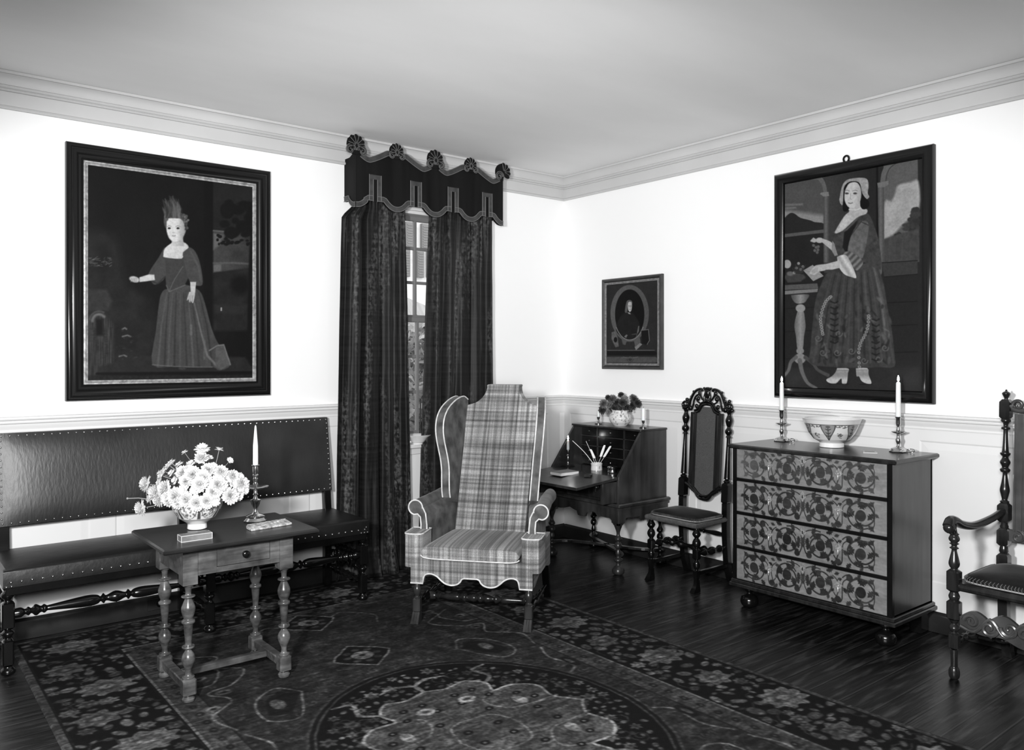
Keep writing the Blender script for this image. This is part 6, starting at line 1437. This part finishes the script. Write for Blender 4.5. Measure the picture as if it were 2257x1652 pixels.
# carved front stretcher
M_carv = mat('carved_walnut', .05, .3, coat=.1, noise=(10, .4))
m = MB(); hh = []
for i in range(81):
    a = -FX + .026 + (2 * FX - .052) * i / 80; z = .285 + .030 * abs(math.sin(i / 80 * PI * 5)) + .018 * (1 - abs(2 * i / 80 - 1)); hh.append((a, z))
lo = [(a, .232 + .008 * math.sin(a * 40) - .022 * (1 - min(1, abs(a) / .2))) for a, _ in reversed(hh)]
m.prism(hh + lo, lambda a, b: (a, FYl - .006, b), lambda a, b: (a, FYl + .012, b))
for s in (-1, 1):
    for a, z, r, st_, sp_a in ((.235, .275, .030, 0, 420), (.165, .262, .034, 180, 430), (.085, .278, .036, 0, -420), (.030, .270, .028, 180, -400)):
        m.tube([(s * (a + q[0]), FYl - .012, z + q[1]) for q in spiral(0, 0, r, .006, st_, st_ + sp_a, 26)], [.010 - .005 * i / 26 for i in range(27)], 7)
    m.tube([(s * a, FYl - .012, z) for a, z in smooth_path([(.28, .245), (.22, .235), (.16, .300), (.10, .240), (.04, .305), (0, .31)], 5)], .008, 7)
obj('carved_stretcher', m, M_carv, ac, smooth=50)
# back: moulded stiles, patterned panel, scrolled crest
for s in (-1, 1):
    m = MB()
    for a0, a1, dd in ((.212, .220, -.016), (.198, .212, -.011), (.184, .198, -.018), (.174, .184, -.012)):
        m.loft([[(s * a0, al(z) + dd, z), (s * a1, al(z) + dd, z), (s * a1, al(z) + .012, z), (s * a0, al(z) + .012, z)] for z in (.61, 1.155)])
    obj('back_stile', m, M_carv, ac, smooth=0)
obj('back_panel', MB().loft([[(-.176, al(z) - .004, z), (.176, al(z) - .004, z), (.176, al(z) + .006, z), (-.176, al(z) + .006, z)] for z in (.61, 1.155)]), mat('patterned_back', .22, .7, noise=(70, .8)), ac)
m = MB().loft([[(-.245, al(z) - .008, z), (.245, al(z) - .008, z), (.245, al(z) + .010, z), (-.245, al(z) + .010, z)] for z in (.562, .615)])
for s in (-1, 1):
    for a in (.20, .12, .04): m.tube([(s * (a + q[0]), al(.59) - .014, .588 + q[1]) for q in spiral(0, 0, .030, .006, 90, 500, 20)], .006, 6)
obj('lower_back_rail', m, M_carv, ac, smooth=50)
m = MB()
for s in (-1, 1):
    m.tube([(s * (.208 + q[0]), al(1.19) - .006, 1.196 + q[1]) for q in spiral(0, 0, .024, .006, 0, 400, 22)], [.010 - .004 * i / 22 for i in range(23)], 8)
    m.tube([(s * a, al(1.18), z) for a, z in smooth_path([(.235, 1.180), (.205, 1.170), (.165, 1.178), (.14, 1.205), (.10, 1.235), (.06, 1.225), (.03, 1.25), (0, 1.265)], 5)], .013, 8)
    m.tube([(s * a, al(1.18), z) for a, z in smooth_path([(.17, 1.16), (.12, 1.175), (.08, 1.20), (.03, 1.19), (0, 1.20)], 5)], .010, 8)
    m.ball((s * .07, al(1.2), 1.205), .025, .010, .02)
m.ball((0, al(1.2), 1.225), .03, .012, .035)
obj('cresting', m, M_carv, ac, smooth=60)
loose_cushion('dark fringed velvet cushion on the carved armchair at the right edge', (-.375, -3.475), -PI / 2, .290, .200, .431, .055, 2)

# ================================================================== CARPET
RX0, RX1, RY1, RY0 = -3.765, -1.190, -.070, -4.52
xs = np.arange(RX0, RX1 + .001, .0055); ys = np.concatenate([np.arange(RY1, -3.62, -.0055), np.arange(-3.62, RY0 - .01, -.02)])
X, Y = np.meshgrid(xs, ys, indexing='ij')
cxr, cyr = -2.4775, -2.295
wx_ = X + .006 * (vnoise(X, Y, .05, 3) - .5); wy_ = Y + .006 * (vnoise(X, Y, .05, 4) - .5)
c = Canvas(wx_, wy_, 50); S = .007
c.A = 44 + 22 * (fbm(X, Y, .05, 2) - .5) * 2 + 10 * (fbm(X, Y, .6, 9) - .5)
def sym(fn):
    for sx in (-1, 1):
        for sy in (-1, 1): fn(lambda u, v: (cxr + sx * u, cyr + sy * v))
HW, HL = (RX1 - RX0) / 2, (RY1 - RY0) / 2
BW = .425                                                         # border
c.A = np.where(np.maximum(np.abs(X - cxr) - (HW - BW), np.abs(Y - cyr) - (HL - BW)) > 0, 10 + 8 * (fbm(X, Y, .02, 5) - .5), c.A)
dist = np.minimum(HW - np.abs(X - cxr), HL - np.abs(Y - cyr))      # distance in from the edge
dist2 = dist + .003 * np.sin(Y * 90) * 0
rb = random.Random(21)
# palmettes and leaves of the border
def border_item(s, t, k, seed):
    """s along, t across (0..BW) on one side"""
    pass
spots = []
def put(x, y, r, v, rot, kind):
    for q in spots:
        if math.hypot(q[0] - x, q[1] - y) < (q[2] + r) * .92: return False
    spots.append((x, y, r)); lobes = (9, 7, 5)[min(kind, 2)]
    if kind == 2: c.ell(x, y, r, r * rb.uniform(.5, .75), v, S, rot=rot); return True
    pts = [(x + r * (1 + .16 * math.cos(lobes * a)) * math.cos(a + rot), y + r * (.78 if kind == 0 else .9) * (1 + .16 * math.cos(lobes * a)) * math.sin(a + rot)) for a in np.linspace(0, 2 * PI, 36)[:-1]]
    c.poly(pts, v, S); c.ell(x, y, r * .55, r * .42, v - 18, S); c.ell(x, y, r * .28, r * .2, v + 14, S)
    return True
for side_ in ('R', 'L', 'T'):
    n = 13 if side_ != 'T' else 7
    for k in range(n):
        if side_ == 'T': x = RX0 + .30 + k * .33; y = RY1 - BW * .5
        else: y = RY1 - .22 - k * .315; x = (RX1 - BW * .48) if side_ == 'R' else (RX0 + BW * .48)
        big = k % 2 == 0
        put(x + rb.uniform(-.03, .03) + (.03 if big else -.03), y, .112 if big else .080, rb.uniform(84, 98) if big else 82, rb.uniform(0, 3), 0 if big else 1)
for _ in range(5200):
    if rb.random() < .25: x = rb.uniform(RX0 + .05, RX1 - .05); y = RY1 - rb.uniform(.05, BW - .03)
    else: y = rb.uniform(-3.7, RY1 - .05); x = (RX1 - rb.uniform(.05, BW - .03)) if rb.random() < .6 else (RX0 + rb.uniform(.05, BW - .03))
    put(x, y, rb.uniform(.014, .040), rb.uniform(60, 92), rb.uniform(0, 180), 2 if rb.random() < .75 else 1)
for q in spots[::3]:
    a = rb.uniform(0, 6.28); c.line([(q[0], q[1]), (q[0] + .05 * math.cos(a), q[1] + .05 * math.sin(a)), (q[0] + .09 * math.cos(a + .6), q[1] + .09 * math.sin(a + .6))], .006, 62, .005, .8, sm=3)
g = c.A
g = np.where(dist < .030, 66 + 16 * (fbm(X, Y, .02, 4) - .5), g); g = np.where((dist > .030) & (dist < .040), 22, g)
g = np.where((dist > BW - .008) & (dist < BW + .004), 88, g); g = np.where((dist > BW - .022) & (dist <= BW - .008), 20, g)
ig = (dist > BW + .004) & (dist < BW + .110)
g = np.where(ig, 60 + 18 * (fbm(X, Y, .03, 7) - .5), g); g = np.where((dist > BW + .108) & (dist < BW + .116), 34, g)
c.A = g
for y in np.arange(RY1 - BW - .02, -3.7, -.085):
    for x in (RX1 - BW - .055, RX0 + BW + .055): c.ell(x, y, .016, .020, 28, .008); c.ell(x, y, .006, .007, 66, .006)
for x in np.arange(RX0 + BW, RX1 - BW, .085): c.ell(x, RY1 - BW - .055, .020, .016, 28, .008)
# field: close little curls
for _ in range(1500):
    x = rb.uniform(RX0 + BW + .13, RX1 - BW - .13); y = rb.uniform(-3.65, RY1 - BW - .13)
    if ((x - cxr) / .66) ** 2 + ((y - cyr) / .76) ** 2 < 1: continue
    if rb.random() < .5: c.line([(x + q[0], y + q[1]) for q in spiral(0, 0, rb.uniform(.012, .026), .004, rb.uniform(0, 360), rb.uniform(200, 500), 7)], .006, rb.choice((70, 26, 24, 62)), .005, .8)
    else: c.ell(x, y, rb.uniform(.006, .018), rb.uniform(.004, .010), rb.choice((66, 24, 28, 58)), .006, .8, rot=rb.uniform(0, 180))
def field(P):
    # spandrel scallops with pale outline
    edge = [P(.74, 2.02 - .4 + .0), P(.70, 1.52), P(.55, 1.42), P(.62, 1.30), P(.50, 1.20), P(.60, 1.06), P(.72, 1.02), P(.66, .90), P(.78, .78), P(.74, .62)]
    c.line(edge, .010, 104, .007, .95, sm=6); c.line([(a, b) for a, b in [P(.70, 1.34), P(.60, 1.26), P(.66, 1.12), P(.74, 1.10)]], .009, 96, .007, .95, sm=5)
    for u, v in ((.68, 1.44), (.60, 1.36), (.70, 1.20), (.66, 1.00), (.75, .86)): c.ell(*P(u, v), .035, .025, 78, S); c.ell(*P(u, v), .014, .010, 30, S)
    c.line([P(.0, 1.72), P(.12, 1.62), P(.22, 1.66), P(.34, 1.52), P(.30, 1.40)], .009, 96, .007, .95, sm=5)
    c.poly([P(.42, .78), P(.52, .62), P(.60, .66), P(.56, .80), P(.48, .86)], 20, S, .8); c.line([P(.40, .80), P(.50, .58), P(.62, .62), P(.60, .80), P(.48, .90), P(.40, .80)], .010, 100, .007, .95, sm=4); c.ell(*P(.53, .74), .03, .05, 84, S)
    c.line([P(.64, .24), P(.70, .30), P(.68, .44), P(.73, .56)], .011, 98, .008, .95, sm=5); c.ell(*P(.72, .34), .028, .06, 24, S); c.ell(*P(.72, .34), .012, .03, 76, S)
    # medallion
sym(field)
def diamond(cx_, cy_, a, b):
    o = [(cx_ + a * k[0], cy_ + b * k[1]) for k in ((0, -1), (.3, -.75), (.5, -.55), (.75, -.35), (1, 0), (.75, .35), (.5, .55), (.3, .75), (0, 1), (-.3, .75), (-.5, .55), (-.75, .35), (-1, 0), (-.75, -.35), (-.5, -.55), (-.3, -.75))]
    c.poly(o, 18, S); c.line(o + o[:1], .010, 104, .007)
    for k in range(8): an = k * PI / 4; c.ell(cx_ + a * .52 * math.cos(an), cy_ + b * .52 * math.sin(an), .020, .016, 58, S)
    c.ell(cx_, cy_, a * .38, b * .34, 104, S); c.ell(cx_, cy_, a * .12, b * .1, 40, S)
for y in (-1.285, -.690, 2 * cyr + 1.285): diamond(cxr, y, .145, .150)
# scrolling ring outside the medallion
for k in range(46):
    a = 2 * PI * k / 46; x = cxr + .715 * math.cos(a); y = cyr + .815 * math.sin(a)
    c.line([(x + q[0], y + q[1]) for q in spiral(0, 0, .030, .006, math.degrees(a), math.degrees(a) + 330, 10)], .008, 66, .006, .85)
def ering(rx, ry, wd, v, al=1): c.line([(cxr + rx * math.cos(a), cyr + ry * math.sin(a)) for a in np.linspace(0, 2 * PI, 90)], wd, v, .006, al)
c.ell(cxr, cyr, .650, .752, 9, S)
ering(.655, .757, .013, 60); ering(.640, .742, .012, 18); ering(.626, .728, .010, 62)
md = []
for _ in range(2400):
    a = rb.uniform(0, 2 * PI); q = rb.uniform(.62, .93); x = cxr + .63 * q * math.cos(a); y = cyr + .73 * q * math.sin(a); r = rb.choice((.012, .016, .022, .03))
    if any(math.hypot(x - e[0], y - e[1]) < (r + e[2]) * 1.15 for e in md): continue
    md.append((x, y, r)); v = rb.uniform(58, 96)
    if r > .02: c.poly([(x + r * (1 + .25 * math.cos(6 * b)) * math.cos(b), y + r * (1 + .25 * math.cos(6 * b)) * math.sin(b)) for b in np.linspace(0, 2 * PI, 30)[:-1]], v, .006); c.ell(x, y, r * .35, r * .35, v - 30, .006)
    else: c.ell(x, y, r, r * .7, v, .006, rot=rb.uniform(0, 180))
for k in range(70):
    a = rb.uniform(0, 2 * PI); q = rb.uniform(.68, .9); x = cxr + .63 * q * math.cos(a); y = cyr + .73 * q * math.sin(a)
    c.line([(x + w_[0], y + w_[1]) for w_ in spiral(0, 0, rb.uniform(.03, .06), .012, rb.uniform(0, 360), rb.uniform(200, 700), 12)], .006, 56, .005, .9)
def inner(P):
    lobe = [P(0, .47), P(.10, .44), P(.20, .46), P(.26, .38), P(.24, .30), P(.34, .30), P(.42, .22), P(.40, .10), P(.47, .0), P(0, 0)]
    c.poly(lobe, 72, S)
sym(inner)
c.A = np.where((((X - cxr) / .42) ** 2 + ((Y - cyr) / .46) ** 2 < 1) & (c.A > 66), 70 + 14 * (fbm(X, Y, .03, 12) - .5), c.A)
def inner2(P):
    c.line([P(0, .47), P(.10, .44), P(.20, .46), P(.26, .38), P(.24, .30), P(.34, .30), P(.42, .22), P(.40, .10), P(.47, .0)], .012, 125, .006, sm=4)
    c.line([P(.25, .38), P(.32, .44), P(.30, .54), P(.38, .56)], [.016, .02, .012], 98, .006, sm=5); c.line([P(0, .47), P(0, .54), P(.08, .58), P(.16, .56)], [.012, .02, .012], 112, .006, sm=5)
    c.line([P(.24, .30), P(.14, .24), P(.20, .12), P(.40, .10)], .009, 108, .006, .9, sm=5); c.line([P(0, .14), P(.1, .12), P(.14, .0)], .009, 108, .006, .9, sm=5)
    for u, v in ((.08, .36), (.17, .36), (.06, .28), (.20, .28), (.30, .22), (.28, .06), (.34, .15), (.12, .17), (.07, .05)): c.ell(*P(u, v), .020, .017, 18, .006); c.ell(*P(u, v), .007, .007, 95, .005)
    c.ell(*P(.10, .30), .040, .030, 135, S); c.ell(*P(.10, .30), .020, .012, 60, S); c.ell(*P(.27, .16), .026, .040, 125, S)
sym(inner2)
A = c.A * (1 + .55 * (vnoise(X, Y, .009, 31) - .5)) * (1 + .5 * (vnoise(X, Y * 4, .05, 32) - .5)) * (1 + .5 * (fbm(X, Y, .12, 33) - .5)); A = np.where(A > 60, 60 + (A - 60) * 1.35, A)
Z = np.full(X.shape, .0062); Z[0, :] = Z[-1, :] = .0008; Z[:, 0] = Z[:, -1] = .0008
M_rug = painted('woven_carpet', .9, .15, noise=(1, .12, (260, 120, 100)), bump=(400, .35))
grid_obj('carpet', np.stack([X, Y, Z], -1), lin(np.clip(A, 3, 200)) * 0.58, M_rug, label='large dark patterned carpet with an oval medallion, spread over the floorboards', cat='carpet')
import OpenImageIO as o
b=o.ImageBuf('/workdir/render_main.png'); s=b.spec(); k=s.width/2257
for n,(x,y) in dict(wallL=(650,500),wallc=(1150,600),wallR=(1550,600),wallRR=(2150,400),ceil_m=(1000,150),ceil_c=(1050,290),ceilTL=(200,80),ceilTR=(2100,60),cornL=(100,222),cornC=(1243,428),cornR=(2200,200),wains=(150,1185),wainsR=(2100,1050),rail=(300,915),plaid=(1090,1000),seat=(200,1200),tabtop=(500,1165),tabfront=(450,1240),chest=(1640,1100),rug=(900,1600),floor=(1500,1380),leather=(600,1000),winup=(940,500),flow=(420,1050)).items():
    print(n,[round(v*255) for v in b.getpixel(int(x*k),int(y*k))[:1]],end=' ')
print()
